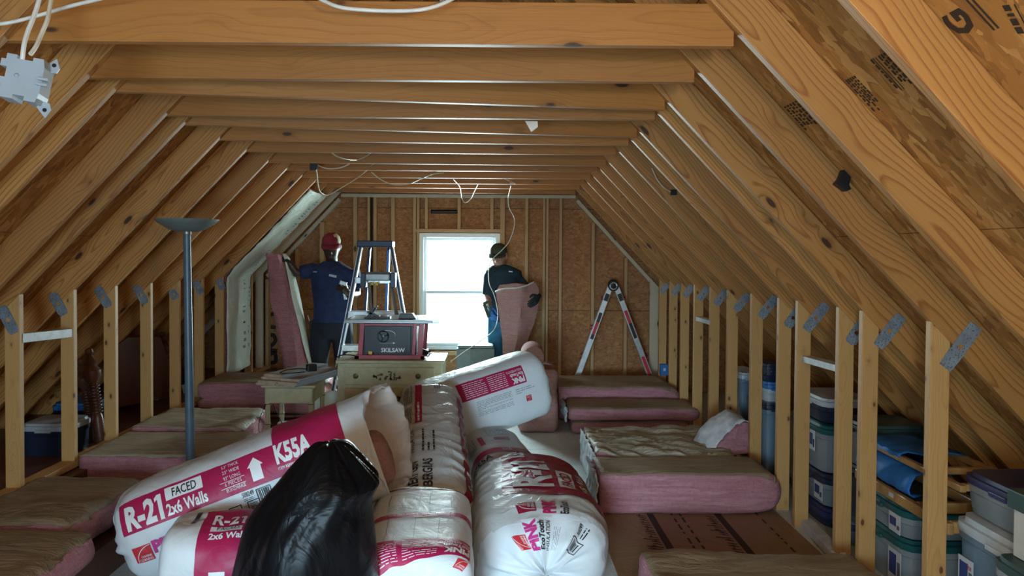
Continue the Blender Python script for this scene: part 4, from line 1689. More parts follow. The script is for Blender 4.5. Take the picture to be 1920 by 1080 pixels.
b.build('collar', M_['alu_dull'], t)
b = MB()
b.lathe((x_top, 4.35, zt), [(.02, .008), (.060, .008), (.10, .022), (.155, .055), (.178, .076), (.180, .080), (.172, .078), (.10, .032), (.05, .020), (.001, .018)], 40, cap=False)
b.build('lamp_shade', M_['lamp_bowl'], t)
b = MB()
b.ball((x_top, 4.35, zt + .05), (.02, .02, .03), 10)
b.build('bulb', M_['white_lid'], t)

# ---- dresser (cream, stencilled drawers)
DY = 5.72
dl, dr = W(632, 700, DY).x, W(829, 700, DY).x
dz = W(730, 676, DY).z
t = thing('dresser', 'cream painted dresser with stencilled flowers on its drawers under the table saw', 'dresser', ((dl + dr) / 2, DY + .22, 0))
b = MB()
b.box((dl, DY + .012, .12), (dr, DY + .45, dz - .025))
b.build('body', M_['cream'], t, smooth=0, bevel=.004)
b = MB()
b.box((dl - .012, DY - .006, dz - .025), (dr + .018, DY + .47, dz))
b.build('dresser_top', M_['cream'], t, smooth=0, bevel=.006)
for x in (dl + .03, dr - .03):
    for y in (DY + .04, DY + .42):
        b = MB()
        b.lathe((x, y, 0), [(.016, 0), (.02, .02), (.024, .1), (.028, .125)], 12)
        b.build('leg', M_['cream'], t)
rr = random.Random(9)
zz = [(dz - .19, dz - .055, 'cream'), (dz - .37, dz - .215, 'cream_dark'), (dz - .55, dz - .395, 'cream')]
for k, (za, zb, mt) in enumerate(zz):
    b = MB()
    b.box((dl + .058, DY, za), (dr - .06, DY + .014, zb))
    d = b.build('drawer', M_[mt], t, smooth=0, bevel=.004)
    if mt == 'cream_dark':
        d['label'] = 'worn yellow-brown drawer front'
    for xx in (W(667, 698, DY).x, W(784, 698, DY).x):
        b = MB()
        b.lathe((xx, DY + .001, (za + zb) / 2), [(.0205, 0), (.021, .004), (.013, .007), (.0125, .004), (.008, .004), (.008, .012), (.001, .014)], 20, axis='Y', cap=False)
        b.build('ring_knob', M_['brass'], d)
    b = MB()
    cx, cz = W(728, 698, DY).x, (za + zb) / 2
    for i in range(46):
        u = rr.uniform(-1, 1)
        x = cx + u * .115
        z = cz + rr.uniform(-1, 1) * .034 * (1 - abs(u) ** 1.5) + .006 * math.cos(u * 5)
        a = rr.uniform(0, 3.1)
        s = rr.uniform(.007, .014)
        ring = [V((x + math.cos(a) * s * math.cos(q) - math.sin(a) * s * .45 * math.sin(q), DY - .0012, z + math.sin(a) * s * math.cos(q) + math.cos(a) * s * .45 * math.sin(q))) for q in [j * math.pi / 4 for j in range(8)]]
        b.add(ring, [tuple(range(8))])
    b.build('stencil', M_['gilt'], d, smooth=0)

# ---- table saw on the dresser
SY = 5.80
sl, sr = W(672, 640, SY).x, W(793, 640, SY).x
sz0, sz1 = dz, W(740, 604, SY).z
t = thing('table_saw', 'red benchtop table saw with a grey table standing on the dresser', 'table saw', ((sl + sr) / 2, SY + .2, dz))
b = MB()
b.box((sl + .03, SY + .02, sz0 + .03), (sr - .05, SY + .34, sz1 - .01))
body = b.build('body', M_['black'], t, smooth=0)
b = MB()
for x, w in ((sl, .038), (sr - .085, .028), (sr - .04, .04)):
    b.beam((x + w / 2 - .004, SY, sz0 + .02), (x + w / 2 + .012, SY, sz1), w, .02, up=(0, 1, 0))
    b.beam((x + w / 2 - .004, SY + .36, sz0 + .02), (x + w / 2 + .012, SY + .36, sz1), w, .02, up=(0, 1, 0))
b.box((sl - .026, SY - .02, sz0 + .001), (sr + .012, SY + .012, sz0 + .034))
b.box((sl - .026, SY + .35, sz0 + .001), (sr + .012, SY + .38, sz0 + .034))
b.box((sl - .026, SY - .02, sz0 + .001), (sl + .01, SY + .38, sz0 + .030))
b.box((sr - .02, SY - .02, sz0 + .001), (sr + .012, SY + .38, sz0 + .030))
b.box((sl, SY - .003, sz1 - .03), (sr, SY + .012, sz1 - .012))
b.build('stand', M_['red_paint'], t, smooth=0, bevel=.003)
xa, xb = sl + .045, sr - .095
b = MB()
b.box((xa, SY + .002, sz0 + .045), (xb, SY + .022, sz1 - .03))
pn = b.build('front_panel', M_['black'], t, smooth=0, bevel=.003)
# crank wheel, arc and pointer on the panel
b = MB()
cxw, czw = W(718, 631, SY).x, W(718, 631, SY).z
ring = [V((cxw + .043 * math.cos(a), SY - .004, czw + .043 * math.sin(a))) for a in [i * math.pi / 10 for i in range(21)]]
b.tube(ring, .005, 6)
for a in (.3, 2.4, 4.5):
    b.tube([(cxw, SY - .004, czw), (cxw + .043 * math.cos(a), SY - .004, czw + .043 * math.sin(a))], .004, 6)
b.lathe((cxw, SY + .002, czw), [(.014, 0), (.014, .012), (.001, .013)], 14, axis='Y')
b.tube([(cxw + .03, SY - .008, czw + .03), (cxw + .03, SY - .04, czw + .03)], .007, 8)
b.build('hand_wheel', M_['black_metal'], t)
b = MB()
arc = [V((cxw + .035 + .062 * math.cos(a), SY, czw + .012 + .035 * math.sin(a))) for a in [-.9 + i * .26 for i in range(12)]]
b.tube(arc, .0035, 6)
b.build('bevel_scale', M_['alu_dull'], pn)
b = MB()
M = frame((1, 0, 0), (0, -1, 0), W(714.5, 660.5, SY + .001))
b.text('SKILSAW', .03, M, .187, .034)
for i in range(9):
    b.box((cxw - .02 + i * .012, SY + .0, czw - .054), (cxw - .016 + i * .012, SY + .0015, czw - .050))
b.add([(cxw + .078, SY + .0005, czw - .045), (cxw + .098, SY + .0005, czw - .051), (cxw + .078, SY + .0005, czw - .058)], [(0, 1, 2)])
b.build('lettering', M_['white_ink'], pn, smooth=0)
b = MB()
sx, szz = W(695, 664, SY).x, W(695, 664, SY).z
b.lathe((sx, SY + .002, szz), [(.022, 0), (.022, .018), (.016, .022), (.001, .023)], 16, axis='Y')
sw = b.build('switch', M_['black'], t)
b = MB()
b.box((sx - .016, SY - .022, szz + .002), (sx + .016, SY - .016, szz + .026))
b.build('switch_tab', M_['yellow'], sw, smooth=0, bevel=.003)
b = MB()
b.box((sx - .012, SY - .024, szz - .016), (sx + .012, SY - .018, szz + .0))
b.build('switch_key', M_['red'], sw, smooth=0, bevel=.003)
tl, tr = W(646, 598, SY - .03).x, W(823, 598, SY - .03).x
b = MB()
b.box((tl, SY - .04, sz1 - .004), (tr, SY + .42, sz1 + .022))
b.build('saw_table', M_['saw_top'], t, smooth=0, bevel=.004)
b = MB()
b.box((tl + .002, SY - .05, sz1 - .006), (tr - .05, SY - .036, sz1 + .014))
b.build('fence_rail', M_['alu_dull'], t, smooth=0, bevel=.003)
zt2 = sz1 + .022
b = MB()
p, q = W(688, 594, SY + .05), W(701, 573, SY + .05)
b.beam((p.x, SY + .1, zt2 + .005), (q.x, SY + .1, zt2 + .085), .02, .024)
b.beam((q.x - .012, SY + .1, zt2 + .05), (q.x + .02, SY + .1, zt2 + .10), .02, .012)
b.beam((p.x - .005, SY + .1, zt2 + .05), (p.x + .09, SY + .1, zt2 + .01), .02, .02)
b.box((p.x - .02, SY + .06, zt2), (p.x + .18, SY + .14, zt2 + .012))
o = b.build('miter_gauge', M_['black'], smooth=0, bevel=.002)
tag(o, 'black miter gauge with a tilted handle lying on the saw table', 'miter gauge')
b = MB()
p, q = W(748, 592, SY + .08), W(781, 592, SY + .08)
vs = [(p.x, SY + .05, zt2), (q.x, SY + .05, zt2), (q.x, SY + .13, zt2), (p.x, SY + .13, zt2),
      (p.x + .012, SY + .05, zt2 + .04), (q.x - .03, SY + .05, zt2 + .042), (q.x - .03, SY + .13, zt2 + .042), (p.x + .012, SY + .13, zt2 + .04)]
b.add(vs, [(0, 3, 2, 1), (4, 5, 6, 7), (0, 1, 5, 4), (1, 2, 6, 5), (2, 3, 7, 6), (3, 0, 4, 7)])
o = b.build('push_block', M_['black'], smooth=0, bevel=.004)
tag(o, 'black push block at the window end of the saw table', 'push block')
# cord heap at the end of the saw
b = MB()
c = W(799, 664, SY + .1)
rr = random.Random(12)
pts = [V((c.x + rr.uniform(-.035, .05), SY + .06 + rr.uniform(-.05, .06), dz + .012 + rr.uniform(0, .06))) for _ in range(26)]
b.tube(spline(pts, 5), .005, 6)
o = b.build('extension_cable', M_['black'])
tag(o, 'tangled black power cord heaped at the window end of the dresser top', 'cord')
b = MB()
pts = [W(628, 672, SY - .02), W(640, 666, SY), W(655, 665.5, SY + .02), W(668, 667, SY + .03)]
pts = [V((p.x, p.y, max(p.z, dz + .005))) for p in pts]
b.tube(spline(pts, 6), .005, 6)
o = b.build('extension_cable', M_['black'])
tag(o, 'black cord running along the dresser top to the red saw stand', 'cord')

# ---- little cream table with bamboo-turned legs
NY = 5.36
nl, nr = W(493, 740, NY).x, W(588, 740, NY).x
nz0, nz1 = W(540, 757, NY).z, W(540, 723, NY).z
t = thing('side_table', 'little cream table with bamboo-style legs carrying a stack of planks', 'table', ((nl + nr) / 2, NY + .2, 0))
b = MB()
b.box((nl + .01, NY + .012, nz0), (nr - .01, NY + .40, nz1 - .012))
b.build('apron', M_['cream'], t, smooth=0, bevel=.003)
b = MB()
b.box((nl + .042, NY, nz0 + .008), (nr - .012, NY + .016, nz1 - .020))
b.build('drawer', M_['cream'], t, smooth=0, bevel=.003)
b = MB()
b.box((nl - .012, NY - .014, nz1 - .014), (nr + .014, NY + .43, nz1 + .002))
b.build('table_top', M_['cream'], t, smooth=0, bevel=.004)
for x in (nl + .026, nr - .026):
    for y in (NY + .028, NY + .385):
        b = MB()
        prof = []
        h = nz1 - .02
        prof = [(.013, 0), (.015, .05)]
        for k in (.30, .55, .80):
            z = h * k
            prof += [(.0165, z - .05), (.0185, z - .012), (.0215, z - .004), (.0215, z + .004), (.0185, z + .012), (.0175, z + .05)]
        prof += [(.020, h * .9), (.021, h)]
        b.lathe((x, y, 0), prof, 14)
        lg = b.build('leg', M_['cream'], t)
        for k in (.30, .55, .80):
            b = MB()
            b.lathe((x, y, h * k), [(.0218, -.003), (.0225, 0), (.0218, .003)], 14)
            b.build('ring', M_['gilt'], lg)

# ---- planks on the little table
rows = [(0, -.04, .0), (0, .13, .0), (1, -.025, .012), (1, .145, .01), (2, -.02, .03), (2, .150, .02), (3, -.01, .05)]
pls = ['lowest plank at the wall end', 'lowest plank at the dresser end', 'second-layer plank at the wall end', 'second-layer plank at the dresser end',
       'third-layer plank at the wall end', 'third-layer plank at the dresser end', 'topmost plank, alone on the stack']
ax = V((.34, .94, 0)).normalized()
for i, (k, off, fw) in enumerate(rows):
    z = nz1 + .003 + k * .0185
    side = V((ax.y, -ax.x, 0))
    P = V((nl + .06, NY - .03 - .02 * (k % 2) + fw * .4, z)) + side * off + ax * fw
    M = frame(ax, (0, 0, 1), P)
    b = MB()
    w, L = .166, .60
    # tongue and groove section
    sec = [(-w / 2, 0), (w / 2 - .006, 0), (w / 2 - .006, .006), (w / 2 + .004, .007), (w / 2 + .004, .011), (w / 2 - .006, .012), (w / 2 - .006, .018), (-w / 2, .018), (-w / 2, .012), (-w / 2 + .006, .011), (-w / 2 + .006, .007), (-w / 2, .006)]
    n = len(sec)
    vs = [M @ V((x, y, zz_)) for x in (0, L) for y, zz_ in sec]
    b.add(vs, [tuple(range(n - 1, -1, -1)), tuple(range(n, 2 * n))], 1)
    for j in range(n):
        j2 = (j + 1) % n
        b.add([vs[j], vs[j2], vs[n + j2], vs[n + j]], [(0, 1, 2, 3)], 0 if j == 6 else 2)
    o = b.build('floor_plank', [M_['board_top'], M_['board_edge'], M_['board_side']], smooth=0)
    tag(o, 'grey tongue and groove plank on the little table, ' + pls[i], 'plank', 'flooring planks stacked on the little table')
# power adapter lying on them
zt3 = nz1 + .003 + 4 * .0185
c = W(584, 686, NY + .18)
M = Matrix.Translation(V((c.x, NY + .18, zt3 + .001))) @ Matrix.Rotation(.5, 4, 'Z')
t = thing('power_adapter', 'black power adapter brick lying on top of the plank stack', 'power adapter', (c.x, NY + .18, zt3))
b = MB()
b.box((-.035, -.03, 0), (.035, .03, .052), 0, M)
b.build('brick', M_['black'], t, smooth=0, bevel=.005)
b = MB()
pts = [V((c.x - .02, NY + .15, zt3 + .02)), V((c.x - .08, NY + .12, zt3 + .028)), V((c.x - .16, NY + .09, zt3 + .022)), V((c.x - .2, NY + .06, zt3 + .006)), V((c.x - .12, NY + .05, zt3 + .006)), V((c.x - .03, NY + .10, zt3 + .006))]
b.tube(spline(pts, 6), .0035, 6)
b.build('cord', M_['black'], t)
# cords hanging below the table
for pts, lab in (([(500, 757), (492, 775), (487, 795), (488, 815)], 'thin black cord looping beside the near wall-end leg of the little table'),
                 ([(513, 757), (522, 775), (532, 795), (541, 812)], 'dark cord hanging under the middle of the little table')):
    b = MB()
    b.tube(spline([W(x, y, NY + .012) - V((0, .02, 0)) for x, y in pts], 5), .0028, 6)
    tag(b.build('hanging_cable', M_['black']), lab, 'cord')
# little white tin beside its back leg
c = W(533, 822, NY + .14)
b = MB()
b.lathe((c.x + .0, NY + .15, 0), [(.05, 0), (.055, .004), (.055, .30), (.05, .31), (.001, .311)], 18)
tag(b.build('white_canister', M_['white_lid']), 'small white canister on the floor below the little table', 'canister')

# white crumpled plastic between table and dresser
b = MB()
def fn(u, v):
    p = W(592 + 40 * u, 745 + 40 * v - 14 * u, 5.95 - .1 * v)
    return p + V((nz(p, 8, 1), nz(p, 9, 2), nz(p, 8, 3))) * .03
b.grid(fn, 12, 12)
o = b.build('plastic_sheet', M_['poly'], smooth=60)
sm = o.modifiers.new('thick', 'SOLIDIFY'); sm.thickness = .004
tag(o, 'bit of white plastic sheeting between the little table and the dresser', 'plastic sheet')

# ---- window-side grey unit
c0, c1 = W(856, 648, 7.55), W(918, 648, 7.55)
t = thing('dehumidifier', 'grey-green louvred appliance on the floor under the window', 'appliance', ((c0.x + c1.x) / 2, 7.7, 0))
b = MB()
b.box((c0.x, 7.55, .0), (c1.x + .05, 7.85, c0.z - .03))
b.build('housing', M_['ac'], t, smooth=0, bevel=.012)
b = MB()
b.box((c0.x + .01, 7.56, c0.z - .03), (c1.x + .04, 7.84, c0.z))
b.build('top', M_['ac'], t, smooth=0, bevel=.012)
b = MB()
n = 26
for i in range(n):
    x = c0.x + .14 + i * (c1.x + .03 - c0.x - .15) / n
    b.box((x, 7.538, c0.z - .26), (x + .006, 7.552, c0.z - .05))
b.build('grille', M_['ac'], t, smooth=0)
# pink batt roll behind the pile
b = MB()
c = W(1000, 668, 6.55)
b.lathe((c.x, 6.5, c.z), [(.001, .0), (.07, .004), (.092, .0), (.10, -.03), (.10, -.35), (.09, -.40), (.001, -.41)], 28, axis='Y')
o = b.build('insulation_roll', M_['pink_dull'], smooth=60)
tag(o, 'round end of a pink insulation roll showing behind the top bag', 'insulation roll')
b = MB()
zr = c.z - .10
bb = W(1010, 740, 6.5)
vs, fs = rbox_pts(((bb.x), 6.74, zr / 2), (.17, .28, zr / 2), (.05, .05, .05), (10, 12, 14), 0, lambda x: x + V((nz(x, 6, 3), nz(x, 6, 4), nz(x, 6, 5))) * .02)
for v in vs:
    v.z = min(max(v.z, 0.001), zr)
b.add(vs, fs)
o = b.build('insulation_batt', M_['pink_dull'], smooth=60)
tag(o, 'upright folded pink batt under the round roll behind the top bag', 'insulation batt')


# ================================================================== LADDERS
def stepladder():
    y = 6.75
    s = FPX / y
    cap = W(703, 458, y)
    t = thing('stepladder', 'blue fiberglass stepladder with a dark top cap next to the red-capped man', 'ladder', (cap.x, y + .2, 0))
    zc = cap.z
    w0 = 35 / s
    b = MB()
    b.box((cap.x - w0 + .012, y - .05, zc - .025), (cap.x + w0 - .005, y + .13, zc + .032))
    b.build('top_cap', M_['blue_fiber'], t, smooth=0, bevel=.008)
    la, lb = W(677, 464, y), W(637, 672, y - .15)
    ra, rb = W(735, 464, y), W(772, 672, y - .15)
    down = lambda a, c: a + (c - a) * (a.z / (a.z - c.z))
    for a, c in ((la, lb), (ra, rb)):
        e = down(a, c)
        b = MB()
        b.beam(a, e, .026, .072, up=(0, 1, 0))
        r = b.build('front_rail', M_['blue_fiber'], t, smooth=0)
        b = MB()
        b.beam(a + V((.014, -.04, 0)), e + V((.014, -.04, 0)), .010, .006, up=(0, 1, 0))
        b.beam(a + V((-.014, -.04, 0)), e + V((-.014, -.04, 0)), .006, .006, up=(0, 1, 0))
        b.build('flange', M_['alu'], r, smooth=0)
    lE, rE = down(la, lb), down(ra, rb)
    for k in range(1, 6):
        f = (k * .30 + .02) / zc
        z = zc - k * .30
        f = 1 - z / la.z
        a, c = la.lerp(lE, f), ra.lerp(rE, f)
        b = MB()
        b.box((a.x, a.y - .04, z - .055), (c.x, a.y + .055, z))
        b.build('step', M_['alu'], t, smooth=0, bevel=.004)
    for sx, (a, c) in ((-1, (W(693, 466, y + .1), W(684, 600, y + .55))), (1, (W(729, 466, y + .1), W(724, 600, y + .55)))):
        e = down(a, c)
        b = MB()
        b.beam(a, e, .022, .05, up=(0, 1, 0))
        b.build('rear_rail', M_['blue_bright'] if sx > 0 else M_['blue_fiber'], t, smooth=0)
    # folded paint shelf with its brackets
    p = W(688, 512, y - .16); q = W(734, 526, y - .16)
    b = MB()
    b.box((p.x, y - .26, q.z), (q.x, y - .12, p.z))
    b.build('shelf', M_['alu_dull'], t, smooth=0, bevel=.010)
    b = MB()
    b.box((p.x, y - .25, p.z), (q.x, y - .13, p.z + .012))
    b.build('shelf_mat', M_['black'], t, smooth=0)
    for x, nm in ((p.x - .022, 0), (q.x + .022, 1)):
        b = MB()
        b.box((x - .022, y - .24, q.z - .06), (x + .022, y - .13, p.z + .004))
        b.build('bracket', M_['blue_fiber'], t, smooth=0, bevel=.006)
    for (x0, x1, px) in ((692, 696, 0), (733, 744, 1)):
        a = W(x0, 530, y - .18); c = W(x1, 592, y - .22)
        b = MB()
        b.beam(a, c, .022, .022)
        b.build('shelf_arm', M_['alu_dull'], t, smooth=0)
    for px in (697, 706):
        a = W(px, 530, y - .2)
        b = MB()
        b.lathe((a.x, y - .2, a.z - .022), [(.008, 0), (.012, .006), (.010, .026)], 10)
        b.build('clip', M_['yellow'], t)


stepladder()


def a_frame():
    y = 7.86
    top = W(1150, 534, y)
    t = thing('multi_ladder', 'aluminium folding ladder standing as an A-frame by the gable wall', 'ladder', (top.x, y + .2, 0))
    feet = (W(1082, 712, y), W(1222, 716, y))
    for k, foot in enumerate(feet):
        f = top + (foot - top) * ((top.z - 0.0) / (top.z - foot.z))
        for dy in (0, .34):
            a = V((top.x + (-.035 if k == 0 else .035) + .15 * dy, y + dy, top.z - .03))
            c = V((f.x + .15 * dy, y + dy, .002))
            b = MB()
            b.beam(a, c, .022, .058, up=(1, 0, 0))
            r = b.build('rail', M_['alu'], t, smooth=0, bevel=.003)
            if dy == 0:
                # decals and the lock plate on the near rail
                ln = (c - a).length
                tn = (c - a).normalized()
                for (u0, u1, mt) in ((.22, .30, 'black'), (.30, .41, 'red'), (.41, .45, 'black')) if k == 0 else ((.20, .31, 'red'), (.31, .40, 'black'), (.40, .44, 'black'), (.60, .78, 'red')):
                    b = MB()
                    b.beam(a + tn * ln * u0 + V((0, -.0125, 0)), a + tn * ln * u1 + V((0, -.0125, 0)), .001, .034, up=(1, 0, 0))
                    b.build('decal', M_[mt], r, smooth=0)
                b = MB()
                b.beam(a + tn * .07 + V((0, -.014, 0)), a + tn * .15 + V((0, -.014, 0)), .006, .045, up=(1, 0, 0))
                b.build('lock_plate', M_['black'], r, smooth=0, bevel=.004)
            # foot
            b = MB()
            b.box((c.x - .035, c.y - .02, 0.0), (c.x + .035, c.y + .02, .03))
            b.build('foot', M_['black'], r, smooth=0, bevel=.004)
            # outer sliding rail
            b = MB()
            o = V(((-.034 if k == 0 else .034), .0, -.12))
            b.beam(a + o + (c - a) * .04, a + o + (c - a) * .30, .010, .014, up=(1, 0, 0))
            b.beam(a + o + (c - a) * .34, a + o + (c - a) * .58, .010, .014, up=(1, 0, 0))
            b.build('sliding_rail', M_['alu_dull'], r, smooth=0)
            b = MB()
            for u in (.10, .36, .62):
                q = a + (c - a) * u + V((-.045 if k == 0 else .045, 0, 0))
                b.ball(q, (.014, .010, .010), 8)
            b.build('lock_knob', M_['red_paint'], r)
        for u in (.22, .42, .62, .82):
            a = V((top.x + (-.035 if k == 0 else .035), y, top.z - .03)); c = V((f.x, y, .002))
            q = a + (c - a) * u
            b = MB()
            b.tube([q, q + V((.15 * .34, .34, 0))], .014, 10)
            b.build('rung', M_['alu'], t)
    for dy in (0, .34):
        b = MB()
        b.lathe((top.x + .15 * dy, y + dy - .016, top.z - .012), [(.055, 0), (.058, -.006), (.058, -.028), (.001, -.03)], 22, axis='Y')
        b.lathe((top.x + .15 * dy, y + dy - .018, top.z - .012), [(.024, 0), (.024, .004), (.001, .005)], 18, axis='Y')
        h = b.build('hinge', M_['black_metal'], t)
        b = MB()
        ring = [V((top.x + .15 * dy + .036 * math.cos(a), y + dy - .018, top.z - .012 + .036 * math.sin(a))) for a in [i * math.pi / 10 for i in range(21)]]
        b.tube(ring, .007, 6)
        b.build('hinge_ring', M_['alu'], h)


a_frame()


# ================================================================== PEOPLE
def ell_ring(c, rx, ry, t=None, n=14, p=2.0, side=None):
    """ring of an elliptical section; t = direction of the limb, rx along 'side'"""
    c = V(c)
    t = V(t or (0, 0, 1)).normalized()
    s = V(side or (1, 0, 0))
    s = (s - t * s.dot(t)).normalized()
    u = t.cross(s)
    out = []
    for k in range(n):
        a = k * 2 * math.pi / n
        ca, sa = math.cos(a), math.sin(a)
        q = (abs(ca) ** p + abs(sa) ** p) ** (-1 / p)
        out.append(c + s * (rx * ca * q) + u * (ry * sa * q))
    return out


def limb(b, pts, radii, n=12, flat=1.0, side=(1, 0, 0), p=2.0):
    pts = [V(x) for x in pts]
    rs = []
    for i, q in enumerate(pts):
        t = (pts[min(i + 1, len(pts) - 1)] - pts[max(i - 1, 0)])
        rs.append(ell_ring(q, radii[i], radii[i] * flat, t, n, p, side))
    b.rings(rs)


def hand(b, wrist, d, up, size=1.0, curl=.8, mi=0, thumb=1):
    """palm and five bent fingers; d = pointing direction, up = back of the hand"""
    d = V(d).normalized()
    up = (V(up) - d * d.dot(V(up))).normalized()
    s = d.cross(up) * thumb
    w = V(wrist)
    k = .19 * size
    limb(b, [w - d * .03 * size, w, w + d * .04 * size, w + d * .085 * size, w + d * .10 * size], [.026 * size, .026 * size, .038 * size, .040 * size, .030 * size], 10, .5, s)
    for i, (off, ln) in enumerate(((-.030, .062), (-.011, .078), (.009, .082), (.028, .072))):
        q = w + d * .09 * size + s * (-off) * size
        pts, rad = [q], [.0105 * size]
        dd = d.copy()
        for j in range(3):
            ang = curl * (.55 + .25 * j + .06 * i)
            dd = (dd * math.cos(ang) - up * math.sin(ang)).normalized() if j or curl > .3 else dd
            q = q + dd * ln * size * (.45, .32, .25)[j]
            pts.append(q)
            rad.append((.0095, .0085, .0070)[j] * size)
            up2 = (up - dd * dd.dot(up))
            up = up
        limb(b, pts, rad, 8)
    q = w + d * .03 * size + s * .032 * size
    limb(b, [q, q + (s * .6 + d * .6 - up * .3).normalized() * .035 * size, q + (s * .35 + d * .85 - up * .5).normalized() * .07 * size, q + (s * .1 + d * .9 - up * .7).normalized() * .09 * size],
         [.014 * size, .012 * size, .010 * size, .007 * size], 8)


def remesh(o, vox, it=4):
    m = o.modifiers.new('skin', 'REMESH'); m.mode = 'VOXEL'; m.voxel_size = vox; m.use_smooth_shade = True
    if it:
        s = o.modifiers.new('soft', 'SMOOTH'); s.iterations = it; s.factor = .5


def head(b, c, yaw, pitch, sc=1.0):
    """skull, jaw, nose, ears, brow; returns the head matrix (looks along local -Y)"""
    M = Matrix.Translation(V(c)) @ Matrix.Rotation(yaw, 4, 'Z') @ Matrix.Rotation(pitch, 4, 'X') @ Matrix.Scale(sc, 4)
    def put(rs):
        b.rings([[M @ V(p) for p in r] for r in rs])
    rs = []
    for z, rx, yf, yb in ((-.118, .020, -.060, -.030), (-.108, .036, -.080, -.005), (-.085, .050, -.090, .035), (-.055, .060, -.092, .070), (-.02, .068, -.094, .088), (.02, .073, -.095, .096),
                          (.055, .073, -.090, .096), (.085, .064, -.074, .082), (.108, .044, -.045, .055), (.118, .016, -.012, .022)):
        cy, ry = (yf + yb) / 2, (yb - yf) / 2
        rs.append(ell_ring((0, cy, z), rx, ry, (0, 0, 1), 18, 2.3))
    put(rs)
    put([ell_ring((0, -.094, .015), .009, .006, (0, 0, 1), 8), ell_ring((0, -.104, -.010), .012, .012, (0, 0, 1), 8), ell_ring((0, -.108, -.026), .017, .015, (0, 0, 1), 8), ell_ring((0, -.096, -.036), .013, .008, (0, 0, 1), 8)])
    put([ell_ring((0, -.088, .030), .058, .012, (0, 0, 1), 10), ell_ring((0, -.090, .038), .056, .012, (0, 0, 1), 10)])
    put([ell_ring((0, -.090, -.058), .026, .010, (0, 0, 1), 10), ell_ring((0, -.092, -.066), .028, .011, (0, 0, 1), 10), ell_ring((0, -.089, -.074), .022, .010, (0, 0, 1), 10)])
    for s in (-1, 1):
        put([ell_ring((s * .070, .012, -.030), .008, .012, (0, 0, 1), 8), ell_ring((s * .078, .014, -.005), .010, .020, (0, 0, 1), 8), ell_ring((s * .078, .016, .022), .010, .020, (0, 0, 1), 8), ell_ring((s * .072, .012, .034), .006, .010, (0, 0, 1), 8)])
    return M


def face_parts(M, parent):
    for s in (-1, 1):
        b = MB()
        b.ball(M @ V((s * .031, -.0875, .010)), (.0125, .0115, .0075), 10)
        b.build('eye', M_['eye'], parent)
        b = MB()
        b.ball(M @ V((s * .031, -.0965, .010)), .0052, 8)
        b.build('pupil', M_['black'], parent)
    b = MB()
    b.rings([[M @ p for p in ell_ring((0, -.094, z), rx, .006, (0, 0, 1), 10)] for z, rx in ((-.072, .012), (-.066, .024), (-.060, .020))])
    b.build('mouth', M_['lip'], parent)


def cap(M, parent, m, brim_m, back_m=None, brim_yaw=0.0):
    b = MB()
    def P(p):
        return M @ V(p)
    rs = []
    for z, rx, ry in ((.044, .080, .103), (.058, .081, .104), (.085, .076, .097), (.108, .059, .075), (.124, .034, .042), (.129, .006, .008)):
        rs.append([P(p) for p in ell_ring((0, .004, z), rx, ry, (0, 0, 1), 40, 2.2)])
    n = len(rs[0])
    o0 = len(b.f)
    b.rings(rs, 0)
    if back_m:
        for k in range(o0, len(b.f)):
            cc = sum((b.v[i] for i in b.f[k]), V()) / len(b.f[k])
            loc = M.inverted() @ cc
            if loc.x > .025 and loc.y > -.05:
                b.m[k] = 1
    b.lathe(P((0, .004, .130)), [(.010, -.004), (.009, .003), (.001, .005)], 8)
    c = b.build('cap', [m, back_m or m], parent, smooth=60)
    b = MB()
    vs, nn = [], 14
    top = []
    for i in range(nn + 1):
        a = math.pi + math.pi * i / nn
        x, y = math.cos(a) * .078, math.sin(a)
        inner = (x, -.045 + y * .058, .034)
        ext = .075 * max(0, -y) ** .8
        outer = (x * 1.02, -.045 + y * .058 - ext, .030 - .014 * (x / .078) ** 2 - .010)
        inner = (inner[0], inner[1], inner[2] + .014)
        outer = (outer[0], outer[1], outer[2] + .012)
        vs += [P(inner), P(outer)]
    b.add(vs, [(2 * i, 2 * i + 1, 2 * i + 3, 2 * i + 2) for i in range(nn)])
    br = b.build('brim', brim_m, c, smooth=60)
    sm = br.modifiers.new('thick', 'SOLIDIFY'); sm.thickness = .005; sm.offset = 0
    return c


